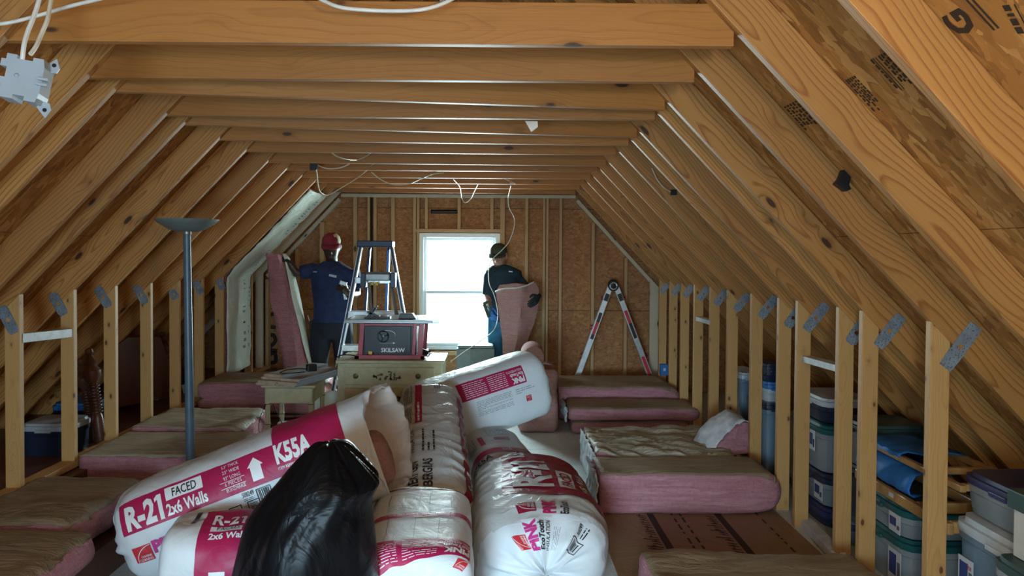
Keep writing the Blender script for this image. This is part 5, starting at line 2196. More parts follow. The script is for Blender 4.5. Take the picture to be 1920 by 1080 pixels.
def man_red():
    y = 7.30
    k = FPX / y
    g = lambda px, py, dy=0: W(px, py, y + dy)
    hip = g(622, 606)
    chest = g(624, 545)
    neck = g(622, 496)
    fx = hip.x
    t = thing('person', 'man in a dark red cap and navy work shirt holding up a pink batt', 'person', (fx, y, 0))
    # one continuous body
    b = MB()
    hc = g(621.5, 464)
    M = head(b, hc, R(6), R(16), 1.12)
    limb(b, [neck + V((0, .02, -.05)), neck + V((0, .01, .0)), hc + V((0, .02, -.06))], [.07, .058, .056], 12)
    sl, sr = g(588, 507), g(660, 507)          # shoulders
    el, wl = g(556, 512, -.05), g(541, 490, -.08)
    er, wr = g(669, 551, .0), g(657, 552, -.22)
    tor = [(g(622, 498), .13, .085), (g(623, 506), .200, .105), (g(624, 535), .19, .125), (g(624, 570), .17, .12), (g(623, 595), .165, .115), (g(622, 612), .165, .115), (g(622, 625), .14, .10)]
    b.rings([ell_ring(c, rx, ry, (0, 0, 1), 18, 2.5) for c, rx, ry in tor])
    limb(b, [sl + V((.03, 0, -.01)), sl.lerp(el, .5), el, el.lerp(wl, .5), wl], [.062, .052, .043, .040, .028])
    limb(b, [sr + V((-.03, 0, -.01)), sr.lerp(er, .5), er, er.lerp(wr, .5), wr], [.062, .052, .043, .040, .028])
    for s in (-1, 1):
        x = fx + s * .095
        limb(b, [V((x, y, hip.z - .02)), V((x + s * .02, y - .01, hip.z * .75)), V((x + s * .03, y - .01, hip.z * .5)), V((x + s * .035, y + .02, hip.z * .28)), V((x + s * .04, y + .02, .08))], [.095, .085, .062, .055, .042])
        limb(b, [V((x + s * .04, y + .05, .05)), V((x + s * .045, y - .04, .045)), V((x + s * .05, y - .15, .03))], [.045, .045, .03], 10, .7)
    body = b.build('body', M_['skin_dark'], t, smooth=60)
    remesh(body, .010)
    face_parts(M, t)
    # shirt
    b = MB()
    b.rings([ell_ring(c, rx + .016, ry + .016, (0, 0, 1), 20, 2.5) for c, rx, ry in [(g(622, 490), .066, .062), (g(622, 495), .10, .075)] + tor[:5] + [(g(622, 604), .172, .12)]])
    limb(b, [sl + V((.04, 0, -.02)), sl + V((-.02, 0, 0)), sl.lerp(el, .45), sl.lerp(el, .80)], [.088, .080, .074, .070])
    limb(b, [sr + V((-.04, 0, -.02)), sr + V((.01, 0, -.02)), sr.lerp(er, .45), sr.lerp(er, .80)], [.088, .080, .074, .070])
    sh = b.build('shirt', M_['navy'], t, smooth=60)
    remesh(sh, .012, 3)
    b = MB()
    for s in (-1, 1):
        p = g(622 + s * 4, 503) + V((0, -.115, 0))
        b.add([p, p + V((s * .055, .02, .02)), p + V((s * .06, .015, -.03)), p + V((s * .02, -.008, -.05))], [(0, 1, 2, 3)])
    co = b.build('collar', M_['navy'], sh, smooth=0)
    sm = co.modifiers.new('thick', 'SOLIDIFY'); sm.thickness = .006
    b = MB()
    q = g(630, 516) + V((0, -.150, 0))
    b.beam(q + V((-.035, 0, .006)), q + V((.035, .006, -.01)), .003, .022)
    q2 = g(597, 509) + V((0, -.135, 0))
    b.beam(q2 + V((-.018, 0, 0)), q2 + V((.018, -.004, 0)), .003, .010)
    b.build('name_patch', M_['box_grey'], sh, smooth=0)
    # trousers
    b = MB()
    b.rings([ell_ring(g(622, py), rx, ry, (0, 0, 1), 20, 2.4) for py, rx, ry in ((594, .172, .122), (608, .182, .132), (624, .178, .128), (634, .15, .11))])
    for s in (-1, 1):
        x = fx + s * .095
        limb(b, [V((x, y, hip.z)), V((x + s * .02, y - .01, hip.z * .75)), V((x + s * .03, y - .01, hip.z * .5)), V((x + s * .035, y + .02, hip.z * .28)), V((x + s * .04, y + .02, .07))], [.112, .104, .085, .076, .070])
    tr = b.build('trousers', M_['dark_trousers'], t, smooth=60)
    remesh(tr, .013, 3)
    for s in (-1, 1):
        x = fx + s * .14
        b = MB()
        limb(b, [V((x, y + .06, .055)), V((x, y - .03, .055)), V((x + s * .01, y - .12, .042)), V((x + s * .012, y - .18, .034))], [.055, .055, .048, .034], 12, .75)
        b.build('boot', M_['boot'], t)
    # tool pouch on the belt
    b = MB()
    q = g(588, 604)
    b.box((q.x - .03, y - .06, q.z - .10), (q.x + .06, y + .07, q.z + .02))
    pc = b.build('tool_pouch', M_['black'], t, smooth=0, bevel=.012)
    b = MB()
    b.tube([g(581, 604, -.03), g(577, 591, -.03)], .006, 6)
    b.build('pencil', M_['carton'], pc)
    # gloves with five fingers
    b = MB()
    hand(b, wl, (-.75, -.1, .35), (.2, -.2, 1), 1.08, .75, 0, -1)
    gl = b.build('glove', M_['glove'], t, smooth=60)
    b = MB()
    hand(b, wr, (-.45, -.4, .45), (.2, -.8, .4), 1.0, 1.0, 0, 1)
    gr = b.build('glove', M_['skin_dark'], t, smooth=60)
    gr.name = 'hand'
    gr['label'] = 'bare hand gripping the stapler'
    cap(M, t, M_['red_cap'], M_['red_cap'], M_['cream_cap'])
    # stapler
    t2 = thing('hammer_tacker', 'chrome staple hammer in the hand of the red-capped man', 'stapler', g(645, 548, -.26))
    b = MB()
    a, c = g(641, 531, -.25), g(648, 562, -.25)
    b.beam(a, c, .022, .026)
    b.build('handle', M_['alu'], t2, smooth=0, bevel=.004)
    b = MB()
    b.beam(a + V((-.02, 0, .01)), a + V((.045, 0, -.012)), .026, .04)
    b.beam(a + V((.04, 0, -.01)), a + V((.055, 0, -.05)), .02, .012)
    b.build('head', M_['alu'], t2, smooth=0, bevel=.004)
    # the batt he holds up
    t3 = thing('insulation_batt', 'tall pink batt hanging from the gloved hand of the red-capped man', 'insulation batt', (g(560, 690).x, y - .1, .55))
    rows = [(476, 499, 520, 529, 533), (485, 500, 522, 532, 540), (505, 503, 526, 536, 546), (530, 506, 532, 541, 553), (560, 509, 538, 546, 560), (600, 515, 546, 556, 567), (640, 523, 551, 566, 576), (670, 529, 553, 574, 584), (692, 533, 556, 582, 590)]
    rs = []
    for py, a, c, d, e in rows:
        pa, pc_, pd, pe = W(a, py, y - .16), W(c, py, y - .22), W(d, py, y - .10), W(d, py, y + .05)
        pb = W(a + 2, py, y + .08)
        ring = []
        for q0, q1 in ((pa, pc_), (pc_, pd), (pd, pe), (pe, pb), (pb, pa)):
            for j in range(4):
                q = q0.lerp(q1, j / 4)
                q += V((nz(q, 14, 1), nz(q, 14, 2), nz(q, 14, 3))) * .025
                ring.append(q)
        rs.append(ring)
    b = MB()
    full = []
    for i in range(len(rs) - 1):
        for j in range(4):
            full.append([p.lerp(q, j / 4) + V((nz(p.lerp(q, j / 4), 22, 4), 0, 0)) * .012 for p, q in zip(rs[i], rs[i + 1])])
    full.append(rs[-1])
    b.rings(full)
    b.build('fiberglass', M_['pink'], t3, smooth=60)
    b = MB()
    ring = []
    for py, a, c, d, e in rows:
        p0 = W(d + 1, py, y - .115) ; p1 = W(e + 3, py, y - .02)
        wob = V((.012 * nz(p0, 12, 5), 0, 0))
        ring.append([p0 + wob, p0.lerp(p1, .5) + wob + V((.006, 0, 0)), p1 + wob])
    ring = [[V(p) for p in r] for r in ring]
    b.rings(ring, 0, cap=False, close=False)
    kf = b.build('kraft_facing', M_['kraft_back'], t3, smooth=60)
    kf['label'] = 'pale paper facing lit by the window'
    sm = kf.modifiers.new('thick', 'SOLIDIFY'); sm.thickness = .006


def man_green():
    y = 7.88
    g = lambda px, py, dy=0: W(px, py, y + dy)
    hip = g(948, 592)
    neck = g(940, 506)
    fx = hip.x
    t = thing('person', 'man in a green cap and dark teal t-shirt beside the window holding a pink batt', 'person', (fx, y, 0))
    b = MB()
    hc = g(935, 481)
    M = head(b, hc, R(-14), R(15), 1.10)
    limb(b, [neck + V((.02, .03, -.06)), neck + V((0, .01, 0)), hc + V((.01, .02, -.06))], [.068, .056, .054], 12)
    sl, sr = g(919, 520), g(970, 524)
    el, wl = g(914, 556, -.02), g(917, 577, -.18)
    er, wr = g(991, 546, -.06), g(1010, 556, -.30)
    tor = [(g(941, 501), .12, .08), (g(944, 508), .180, .10), (g(946, 535), .178, .118), (g(948, 565), .160, .112), (g(948, 590), .155, .11), (g(948, 606), .155, .11), (g(948, 620), .13, .095)]
    b.rings([ell_ring(c, rx, ry, (0, 0, 1), 18, 2.5) for c, rx, ry in tor])
    limb(b, [sl + V((.03, 0, -.01)), sl.lerp(el, .5), el, el.lerp(wl, .5), wl], [.058, .048, .040, .036, .027])
    limb(b, [sr + V((-.03, 0, -.01)), sr.lerp(er, .5), er, er.lerp(wr, .5), wr], [.058, .048, .040, .036, .027])
    for s in (-1, 1):
        x = fx + s * .09
        limb(b, [V((x, y, hip.z - .02)), V((x + s * .01, y - .01, hip.z * .75)), V((x + s * .015, y - .01, hip.z * .5)), V((x + s * .02, y + .02, hip.z * .28)), V((x + s * .025, y + .02, .08))], [.09, .08, .06, .052, .04])
        limb(b, [V((x + s * .03, y + .05, .05)), V((x + s * .03, y - .04, .045)), V((x + s * .04, y - .15, .03))], [.045, .045, .03], 10, .7)
    body = b.build('body', M_['skin_light'], t, smooth=60)
    remesh(body, .010)
    face_parts(M, t)
    b = MB()
    b.rings([[M @ V(p) for p in ell_ring((0, .035, z), rx, ry, (0, 0, 1), 16, 2.2)] for z, rx, ry in ((-.03, .070, .060), (.0, .076, .068), (.045, .078, .074))])
    b.build('hair', M_['hair'], t, smooth=60)
    b = MB()
    b.rings([ell_ring(c, rx + .014, ry + .014, (0, 0, 1), 20, 2.5) for c, rx, ry in [(g(938, 496), .064, .060)] + tor[:5] + [(g(948, 603), .165, .118)]])
    limb(b, [sl + V((.04, 0, -.02)), sl + V((-.01, 0, 0)), sl.lerp(el, .5), sl.lerp(el, .93)], [.082, .074, .066, .064])
    limb(b, [sr + V((-.04, 0, -.02)), sr + V((.01, 0, 0)), sr.lerp(er, .5), sr.lerp(er, .93)], [.074, .070, .062, .058])
    sh = b.build('shirt', M_['teal_shirt'], t, smooth=60)
    remesh(sh, .012, 3)
    b = MB()
    q = g(957, 509) + V((0, -.122, 0))
    b.beam(q + V((-.02, 0, .004)), q + V((.02, .004, .0)), .003, .012)
    b.build('chest_mark', M_['white_ink'], sh, smooth=0)
    b = MB()
    b.rings([ell_ring(g(948, py), rx, ry, (0, 0, 1), 20, 2.4) for py, rx, ry in ((588, .165, .118), (604, .174, .126), (618, .168, .122), (628, .14, .10))])
    for s in (-1, 1):
        x = fx + s * .09
        limb(b, [V((x, y, hip.z)), V((x + s * .01, y - .01, hip.z * .75)), V((x + s * .015, y - .01, hip.z * .5)), V((x + s * .02, y + .02, hip.z * .28)), V((x + s * .025, y + .02, .07))], [.105, .096, .080, .07, .066])
    tr = b.build('trousers', M_['jeans'], t, smooth=60)
    remesh(tr, .013, 3)
    for s in (-1, 1):
        x = fx + s * .12
        b = MB()
        limb(b, [V((x, y + .06, .055)), V((x, y - .03, .055)), V((x + s * .01, y - .12, .042)), V((x + s * .012, y - .18, .034))], [.055, .055, .048, .034], 12, .75)
        b.build('boot', M_['boot'], t)
    b = MB()
    hand(b, wr, (-.35, -.55, -.35), (.8, -.6, .3), 1.05, .8, 0, 1)
    b.build('glove', M_['glove'], t, smooth=60)
    b = MB()
    hand(b, wl, (.2, -.5, -.7), (-.8, -.3, .2), 1.05, .9, 0, -1)
    b.build('glove', M_['blue_bright'], t, smooth=60)
    b = MB()
    for sx in (-1, 1):
        ring = [M @ V((sx * .032 + .024 * math.cos(q), -.104, .008 + .018 * math.sin(q))) for q in [i * math.pi / 8 for i in range(17)]]
        b.tube(ring, .0022, 6)
        b.tube([M @ V((sx * .056, -.102, .012)), M @ V((sx * .078, .0, .016))], .002, 6)
    b.tube([M @ V((-.008, -.106, .012)), M @ V((.008, -.106, .012))], .002, 6)
    b.build('glasses', M_['black'], t)
    cap(M, t, M_['olive_cap'], M_['olive_cap'])
    b = MB()
    p0, p1 = g(908, 570, -.24), g(917, 595, -.24)
    b.beam(p0, p1, .03, .035)
    b.beam(p0 + V((-.01, 0, 0)), p0 + V((.05, 0, .03)), .03, .03)
    b.beam(p0 + V((.045, 0, .03)), p1 + V((.03, 0, .02)), .02, .016)
    o = b.build('staple_gun', M_['olive_cap'], smooth=0, bevel=.005)
    tag(o, 'green and blue staple gun in the hand of the man with the green cap', 'stapler')
    t3 = thing('insulation_batt', 'pink batt held upright in both hands by the man with the green cap', 'insulation batt', (g(965, 660).x, y - .3, .4))
    rows = [(533, 938, 1004), (542, 930, 1009), (560, 931, 1010), (585, 934, 1006), (610, 939, 1000), (635, 941, 990), (660, 943, 980), (700, 945, 972)]
    rs = []
    for py, a, c in rows:
        pa, pc_ = W(a, py + (5 if a < 935 else 0), y - .32), W(c, py - (3 if py < 545 else 0), y - .30)
        mid = W((a * .42 + c * .58), py, y - .42)
        back = W((a + c) / 2, py, y - .18)
        ring = []
        for q0, q1 in ((pa, mid), (mid, pc_), (pc_, back), (back, pa)):
            for j in range(5):
                q = q0.lerp(q1, j / 5)
                q += V((nz(q, 10, 1), nz(q, 10, 2), nz(q, 10, 3))) * .030
                ring.append(q)
        rs.append(ring)
    b = MB()
    full = []
    for i in range(len(rs) - 1):
        for j in range(4):
            full.append([p.lerp(q, j / 4) for p, q in zip(rs[i], rs[i + 1])])
    full.append(rs[-1])
    b.rings(full)
    b.build('fiberglass', M_['pink_dull'], t3, smooth=60)
    b = MB()
    top = rs[0]
    pts = spline([W(928, 547, y - .36), W(945, 541, y - .42), W(965, 540, y - .44), W(985, 536, y - .40), W(1002, 529, y - .33)], 6)
    b.rings([[p + V((0, 0, .010 + .006 * nz(p, 40, 1))), p + V((0, -.008, -.006))] for p in pts], 0, cap=False, close=False)
    kf = b.build('kraft_facing', M_['kraft_back'], t3, smooth=60)
    kf['label'] = 'torn pale paper edge'
    sm = kf.modifiers.new('thick', 'SOLIDIFY'); sm.thickness = .005


man_red()
man_green()


# ================================================================== WIRES AND SMALL FITTINGS
def wire(pts, r, label, m='cable', n=8, name='cable'):
    b = MB()
    b.tube(spline([W(*p) for p in pts], n), r, 8)
    return tag(b.build(name, M_[m]), label, 'cable')


yb = 2.36
wire([(-30, 48, yb), (20, 42, yb), (75, 28, yb + .04), (130, 12, yb + .02), (195, -4, yb), (260, -20, yb)], .0058, 'white cable crossing the first collar tie above the junction box', 'white_cable')
wire([(590, -8, yb + .04), (610, 3, yb + .02), (640, 14, yb), (690, 19, yb), (745, 20.5, yb), (790, 18, yb), (825, 9, yb + .02), (856, -6, yb + .04)], .0062, 'flat white cable sagging along the first collar tie at the top edge', 'white_cable')
wire([(78, -20, 2.26), (72, 5, 2.26), (62, 35, 2.24), (52, 60, 2.22), (45, 85, 2.2), (42, 112, 2.2)], .0066, 'thick white cable dropping into the hanging junction box', 'white_cable')
wire([(96, 0, 2.30), (92, 22, 2.28), (88, 40, 2.26), (76, 68, 2.24), (68, 86, 2.22), (57, 102, 2.20)], .0062, 'stripped white cable behind the thick one on the junction box', 'cable')
# junction box
def jbox():
    c = W(45, 150, 2.2)
    t = thing('junction_box', 'blue-grey plastic junction box hanging from cables at the upper corner', 'junction box', c)
    k = 2.2 / FPX
    X = V((1, .12, -.16)).normalized()
    Zv = V((.10, -.95, .1))
    M = frame(X, Zv, c)
    b = MB()
    s = k
    out = [(-38, 45), (-20, 45), (-20, 38), (8, 38), (8, 45), (26, 45), (30, 30), (30, -5), (30, -20), (26, -38), (6, -38), (6, -30), (-14, -30), (-14, -38), (-38, -38), (-38, -14), (-46, -14), (-46, 0), (-34, 0), (-34, 20), (-46, 20), (-46, 34), (-38, 34)]
    vs = [(x * s, y * s, 0) for x, y in out] + [(x * s, y * s, -.062) for x, y in out]
    n = len(out)
    b.add(vs, [tuple(range(n - 1, -1, -1)), tuple(range(n, 2 * n))] + [(i, (i + 1) % n, n + (i + 1) % n, n + i) for i in range(n)], 0, M)
    b.build('box', M_['box_grey'], t, smooth=0)
    for sy in (1, -1):
        b = MB()
        tv = [(18, 40 * sy), (36, 58 * sy), (44, 40 * sy), (40, 30 * sy), (30, 28 * sy)]
        vs = [(x * s, y * s, -.040) for x, y in tv] + [(x * s, y * s, -.046) for x, y in tv]
        n = len(tv)
        b.add(vs, [tuple(range(n)), tuple(range(2 * n - 1, n - 1, -1))] + [(i, (i + 1) % n, n + (i + 1) % n, n + i) for i in range(n)], 0, M)
        e = b.build('mounting_ear', M_['box_grey'], t, smooth=0)
        b = MB()
        b.lathe((0, 0, 0), [(.006, 0), (.006, .002), (.001, .0022)], 10)
        for i in range(len(b.v)):
            b.v[i] = M @ (b.v[i] + V((34 * s, 44 * s * sy, -.0395)))
        b.build('screw_hole', M_['black'], e)
    b = MB()
    for y in (-6, 4):
        b.box((24 * s, y * s, -.004), (44 * s, (y + 5) * s, .012), 0, M)
    b.build('clip', M_['box_grey'], t, smooth=0, bevel=.001)
    b = MB()
    b.ball((0, 0, 0), .007, 10)
    for i in range(len(b.v)):
        b.v[i] = M @ (b.v[i] + V((-14 * s, 6 * s, 0)))
    b.build('stud_head', M_['box_grey'], t)


jbox()
wire([(598, 268, 5.1), (610, 275, 5.12), (630, 292, 5.2), (655, 299, 5.35), (675, 298, 5.5), (695, 287, 5.3), (712, 270, 5.1)], .0045, 'cable loop sagging from the white clip under the ceiling ties')
wire([(668, 290, 5.6), (660, 303, 5.75), (640, 314, 5.8), (615, 316, 5.8), (595, 309, 5.75), (570, 290, 5.6)], .0045, 'lower cable loop beside the black ceiling clip')
wire([(697, 268, 5.1), (715, 277, 5.2), (738, 284, 5.25), (760, 281, 5.2), (778, 269, 5.1)], .0045, 'short bright cable arc under the ceiling ties')
wire([(590, 306, 5.75), (594, 325, 6.1), (597, 350, 6.6), (603, 362, 6.9), (617, 365, 7.0), (640, 352, 6.9), (675, 330, 6.4), (700, 307, 5.9)], .0045, 'long cable loop dipping to the top of the installed kraft batt')
wire([(697, 323, 6.2), (715, 337, 6.35), (735, 345, 6.45), (765, 345, 6.45), (790, 335, 6.3), (810, 327, 6.1), (832, 324, 6.0)], .0045, 'cable swag under the ties above the stepladder')
wire([(850, 336, 6.4), (862, 350, 6.7), (866, 370, 7.0), (872, 380, 7.05), (883, 372, 7.0), (890, 358, 6.8), (896, 346, 6.6)], .0045, 'cable hook hanging in front of the gable wall above the window')
wire([(947, 336, 6.4), (966, 344, 6.5), (956, 343, 6.5)], .004, 'tiny cable end near the middle of the far ties')
wire([(958, 348, 6.6), (953, 370, 6.9), (955, 390, 7.0), (964, 408, 7.1), (964, 425, 7.1), (955, 452, 7.2), (940, 470, 7.25), (925, 484, 7.25), (917, 500, 7.3), (917, 530, 7.3), (926, 552, 7.3), (932, 575, 7.3), (933, 598, 7.3),
      (925, 620, 7.25), (900, 640, 7.1), (870, 660, 7.0), (845, 678, 6.9)], .0042, 'long cream cable hanging across the face of the green-capped man down past the window')
wire([(395, 268, 5.35), (385, 285, 5.36), (340, 335, 5.40), (320, 365, 5.42), (295, 385, 5.44), (260, 430, 5.44), (190, 500, 5.36), (130, 548, 5.2), (90, 585, 5.15), (45, 620, 5.1)], .0042, 'thin cable running down the lamp side rafters', n=6)
wire([(1222, 315, 4.95), (1232, 336, 4.95), (1245, 352, 4.97), (1258, 360, 5.0)], .004, 'short cable on a bin side rafter ending at a black clip')


def fitting(px, py, y, pts, mt, label, th=.012, cat='clip', name='black_clip'):
    c = W(px, py, y)
    k = y / FPX
    M = frame((1, 0, 0), (0, -1, 0), c)
    vs = [(x * k, -yy * k, 0) for x, yy in pts] + [(x * k, -yy * k, th) for x, yy in pts]
    n = len(pts)
    b = MB()
    b.add(vs, [tuple(range(n)), tuple(range(2 * n - 1, n - 1, -1))] + [(i, n + i, n + (i + 1) % n, (i + 1) % n) for i in range(n)], 0, M)
    o = b.build(name, M_[mt], smooth=0, bevel=.002)
    return tag(o, label, cat)


fitting(1576, 340, RD[2] - .003, [(-2, -20), (12, -22), (14, -8), (10, 8), (14, 16), (4, 20), (-16, 6), (-8, -4)], 'black', 'black plastic bracket on the rafter over the bins', .03)
fitting(590, 308, 5.72, [(-8, -6), (6, -6), (6, 10), (-8, 12)], 'black', 'small black clip at the lamp side end of the ceiling ties', .02)
fitting(604, 271, 5.05, [(-7, -3), (6, -3), (5, 5), (-5, 5)], 'white_lid', 'small white cable clip under a ceiling tie', .012, 'clip', 'cable_clip')
fitting(996, 236, RD[4] + .035, [(-12, -9), (12, -9), (13, 2), (0, 12)], 'alu', 'small bent metal plate hanging off a collar tie', .002, 'metal plate', 'metal_plate')
fitting(1262, 360, 5.0, [(-5, -4), (6, -4), (6, 6), (-5, 6)], 'black', 'tiny black clip at the end of the short rafter cable', .02)
fitting(192, 466, 5.36, [(-5, -3), (5, -3), (5, 3), (-5, 3)], 'white_lid', 'white staple holding the thin cable to a lamp side rafter', .008, 'clip', 'cable_staple')
# blue outlet box at the gable corner
c = W(1245, 693, 7.76)
t = thing('outlet_box', 'blue plastic outlet box on the corner stud near the aluminium ladder', 'outlet box', V((c.x, 7.76, c.z)))
b = MB()
b.box((c.x - .042, 7.735, c.z - .058), (c.x + .042, 7.797, c.z + .058))
b.build('box', M_['blue_bright'], t, smooth=0, bevel=.004)
b = MB()
b.box((c.x - .014, 7.729, c.z - .010), (c.x + .012, 7.736, c.z + .020))
b.build('receptacle', M_['white_lid'], t, smooth=0, bevel=.002)


# ================================================================== STORAGE BEHIND THE KNEE WALLS
def tote(px0, px1, py_top, py_bot, y, dep, lid, body, label, content=None, sticker=None, lid_h=.035, yaw=0.0, group='plastic totes behind the bin side studs', hasfoot=None, handle=True, geo=None):
    """lidded tub; the pixel box is its front face at depth y"""
    if geo:
        # long side towards the room: (x of that side, near y, far y, bottom, top)
        gx, gn, gf, z0, z1 = geo
        x0, x1, y, yaw = gx - (gf - gn) / 2, gx + (gf - gn) / 2, (gn + gf) / 2, R(-90)
        cx, cy = gx, y
        px0, py_top = gx * 10, gn * 10
    else:
        a, c = W(px0, py_bot, y), W(px1, py_top, y)
        x0, x1, z0, z1 = a.x, c.x, a.z, c.z
        if hasfoot is not None:
            z0 = hasfoot
        cx, cy = (x0 + x1) / 2, y
    R4 = Matrix.Translation(V((cx, cy, 0))) @ Matrix.Rotation(yaw, 4, 'Z') @ Matrix.Translation(V((-cx, -cy, 0)))
    t = thing('storage_tote', label, 'tote', (cx, cy + dep / 2, z0), group)
    hx, hy = (x1 - x0) / 2, dep / 2
    zb = z1 - lid_h
    def ring(sx, sy, z, p=7):
        return [R4 @ q for q in ell_ring((cx, cy + hy, z), sx, sy, (0, 0, 1), 36, p)]
    b = MB()
    b.rings([ring(hx * .90, hy * .90, z0 + .002), ring(hx * .915, hy * .915, z0 + .02), ring(hx * .955, hy * .955, zb - .05), ring(hx * .96, hy * .96, zb - .045), ring(hx * .985, hy * .985, zb - .04), ring(hx * .985, hy * .985, zb)])
    # two moulded ribs
    for f in (-.45, .45):
        x = cx + hx * f
        vs = [R4 @ V(q) for q in ((x - .012, cy + hy * .095, z0 + .02), (x + .012, cy + hy * .095, z0 + .02), (x + .012, cy + hy * .045, zb - .05), (x - .012, cy + hy * .045, zb - .05))]
        b.add(vs, [(0, 1, 2, 3)])
    b.build('tub', M_[body], t, smooth=40)
    b = MB()
    b.rings([ring(hx * 1.0, hy * 1.0, zb - .012), ring(hx * 1.01, hy * 1.01, zb + .004), ring(hx * 1.0, hy * 1.0, zb + lid_h * .5), ring(hx * .93, hy * .93, zb + lid_h * .55), ring(hx * .91, hy * .91, zb + lid_h), ring(hx * .4, hy * .4, zb + lid_h)])
    l = b.build('lid', M_[lid], t, smooth=40)
    if handle:
        b = MB()
        vs = R4 @ V((cx, cy - .006, zb - .006))
        b.box((-.05, -.012, -.02), (.05, .004, .0), 0, R4 @ Matrix.Translation(V((cx, cy, zb))))
        b.build('latch', M_[lid], l, smooth=0, bevel=.003)
    if content:
        b = MB()
        hz = (zb - z0) * .36
        vs, fs = rbox_pts((0, 0, 0), (hx * .80, hy * .80, hz), (.05, .05, .05), (10, 10, 8), 0, lambda x: x + V((nz(x, 7, px0), nz(x, 7, 4), nz(x, 8, py_top))) * .035)
        b.add(vs, fs, 0, R4 @ Matrix.Translation(V((cx, cy + hy, z0 + .03 + hz))))
        b.build('contents', M_[content], t, smooth=60)
    if sticker:
        u, v, w, h = sticker[:4]
        M = R4 @ Matrix.Translation(V((cx + hx * u, cy + hy * .028, z0 + (zb - z0) * v)))
        M = M @ Matrix(((1, 0, 0, 0), (0, 0, -1, 0), (0, 1, 0, 0), (0, 0, 0, 1)))
        b = MB()
        b.box((-w / 2, -h / 2, .004), (w / 2, h / 2, .006), 0, M)
        s = b.build('sticker', M_['sticker'], t, smooth=0)
        b = MB()
        b.box((-w / 2 + .01, -h / 2 + .03, .0062), (w * .15, h / 2 - .02, .0068), 0, M)
        for i in range(6):
            b.box((w * .22 + i * w * .04, -h / 2 + .02, .0062), (w * .22 + i * w * .04 + w * .018, h / 2 - .05, .0068), 1, M)
        if len(sticker) > 4:
            b.text(sticker[4], .02, M @ Matrix.Translation(V((-w * .4, h * .30, .0066))), w * .8, h * .12, 2)
        b.build('print', [M_['sticker_blue'], M_['ink'], M_['red']], s, smooth=0)
    return t, z1


def side_tote(geo, dep, lid, body, label, content=None, sticker=None, **k):
    return tote(0, 0, 0, 0, 0, dep, lid, body, label, content, sticker, geo=geo, **k)


# nearest stack of two teal-lidded totes, with the wooden cot on top
side_tote((1.92, 3.38, 3.90, .0, .248), .36, 'green_lid', 'clear', 'clear tote with a teal lid at the bottom of the nearest stack, dark sticker', 'cloth_grey', (.62, .50, .11, .15))
side_tote((1.92, 3.38, 3.90, .252, .40), .36, 'green_lid', 'clear', 'clear teal-lidded tote on top of the nearest stack, under the blue canvas cot', 'cloth_grey', (.60, .50, .10, .09))


def wooden_tray():
    x0, ya, yb, zt = 1.925, 3.06, 3.86, .404
    t = thing('folding_cot', 'varnished wooden folding frame with bright blue canvas lying on the teal-lidded totes', 'folding cot', (x0 + .2, 3.45, zt), None)
    for h, off, mt in ((.03, 0, 0), (.20, .05, 1)):
        for q in (0, .30):
            b = MB()
            b.beam((x0 + q + off, ya, zt + h), (x0 + q + off, yb, zt + h), .028, .05 if mt == 0 else .03)
            b.build('rail', M_['tan_wood'], t, smooth=0, bevel=.005)
        for y in (ya + .03, ya + .27, yb - .03):
            b = MB()
            b.beam((x0 + off + .014, y, zt + h), (x0 + .30 + off - .014, y, zt + h), .03, .05 if mt == 0 else .03)
            b.build('cross_rail', M_['tan_wood'], t, smooth=0, bevel=.005)
    def sheet(prof, y0, y1):
        b = MB()
        pts = [[V((x0 + x, y0 + (y1 - y0) * u / 14, zt + z + .004 * math.sin(u * 1.7 + x * 30))) for x, z in prof] for u in range(15)]
        b.rings(pts, 0, cap=False, close=False)
        c = b.build('canvas', M_['canvas_blue'], t, smooth=50)
        sm = c.modifiers.new('thick', 'SOLIDIFY'); sm.thickness = .005
    sheet([(.05, .068), (.015, .062), (-.006, .075), (-.012, .10), (.0, .135), (.02, .165), (.06, .178), (.14, .172), (.22, .176)], ya + .30, yb)
    sheet([(.02, .225), (.008, .215), (.012, .232), (.05, .242), (.14, .232), (.25, .238), (.33, .232)], ya + .42, yb)
    b = MB()
    b.box((x0 - .0155, ya + .42, zt + .022), (x0 - .0145, ya + .46, zt + .042))
    b.build('sticker', M_['sticker'], t, smooth=0)


wooden_tray()
# dark tote with a teal lid deeper in the eaves
side_tote((2.0, 3.94, 4.26, .42, .66), .36, 'dark_green', 'clear', 'tote with a dark teal lid and dark red contents, deep behind the blue canvas cot', 'cloth_rose')
side_tote((2.0, 3.94, 4.26, .0, .415), .38, 'navy_plastic', 'navy_plastic', 'dark navy tote underneath the tote with dark red contents')
# stack behind the second gap
side_tote((1.94, 4.29, 4.78, .295, .57), .34, 'green_lid', 'clear', 'grey tote with teal lid and pale contents seen between two studs, top of its stack', 'cloth_grey', (.35, .70, .08, .12))
side_tote((1.93, 4.24, 4.72, .11, .29), .36, 'navy_plastic', 'clear', 'grey tote with a black and white sticker, middle of the stack between two studs', 'cloth_brown', (.62, .56, .11, .10))
side_tote((1.92, 4.20, 4.74, .0, .105), .38, 'purple_lid', 'navy_plastic', 'shallow tote with an indigo lid at the bottom of the stack between two studs')
side_tote((1.93, 3.96, 4.19, .0, .13), .34, 'purple_lid', 'clear_blue', 'low indigo-lidded box on the floor just behind the white floor-level board')
side_tote((1.97, 4.36, 4.80, .575, .72), .32, 'white_lid', 'navy_plastic', 'black tote with a white rim, on top of the grey teal-lidded tote', 'cloth_rose')
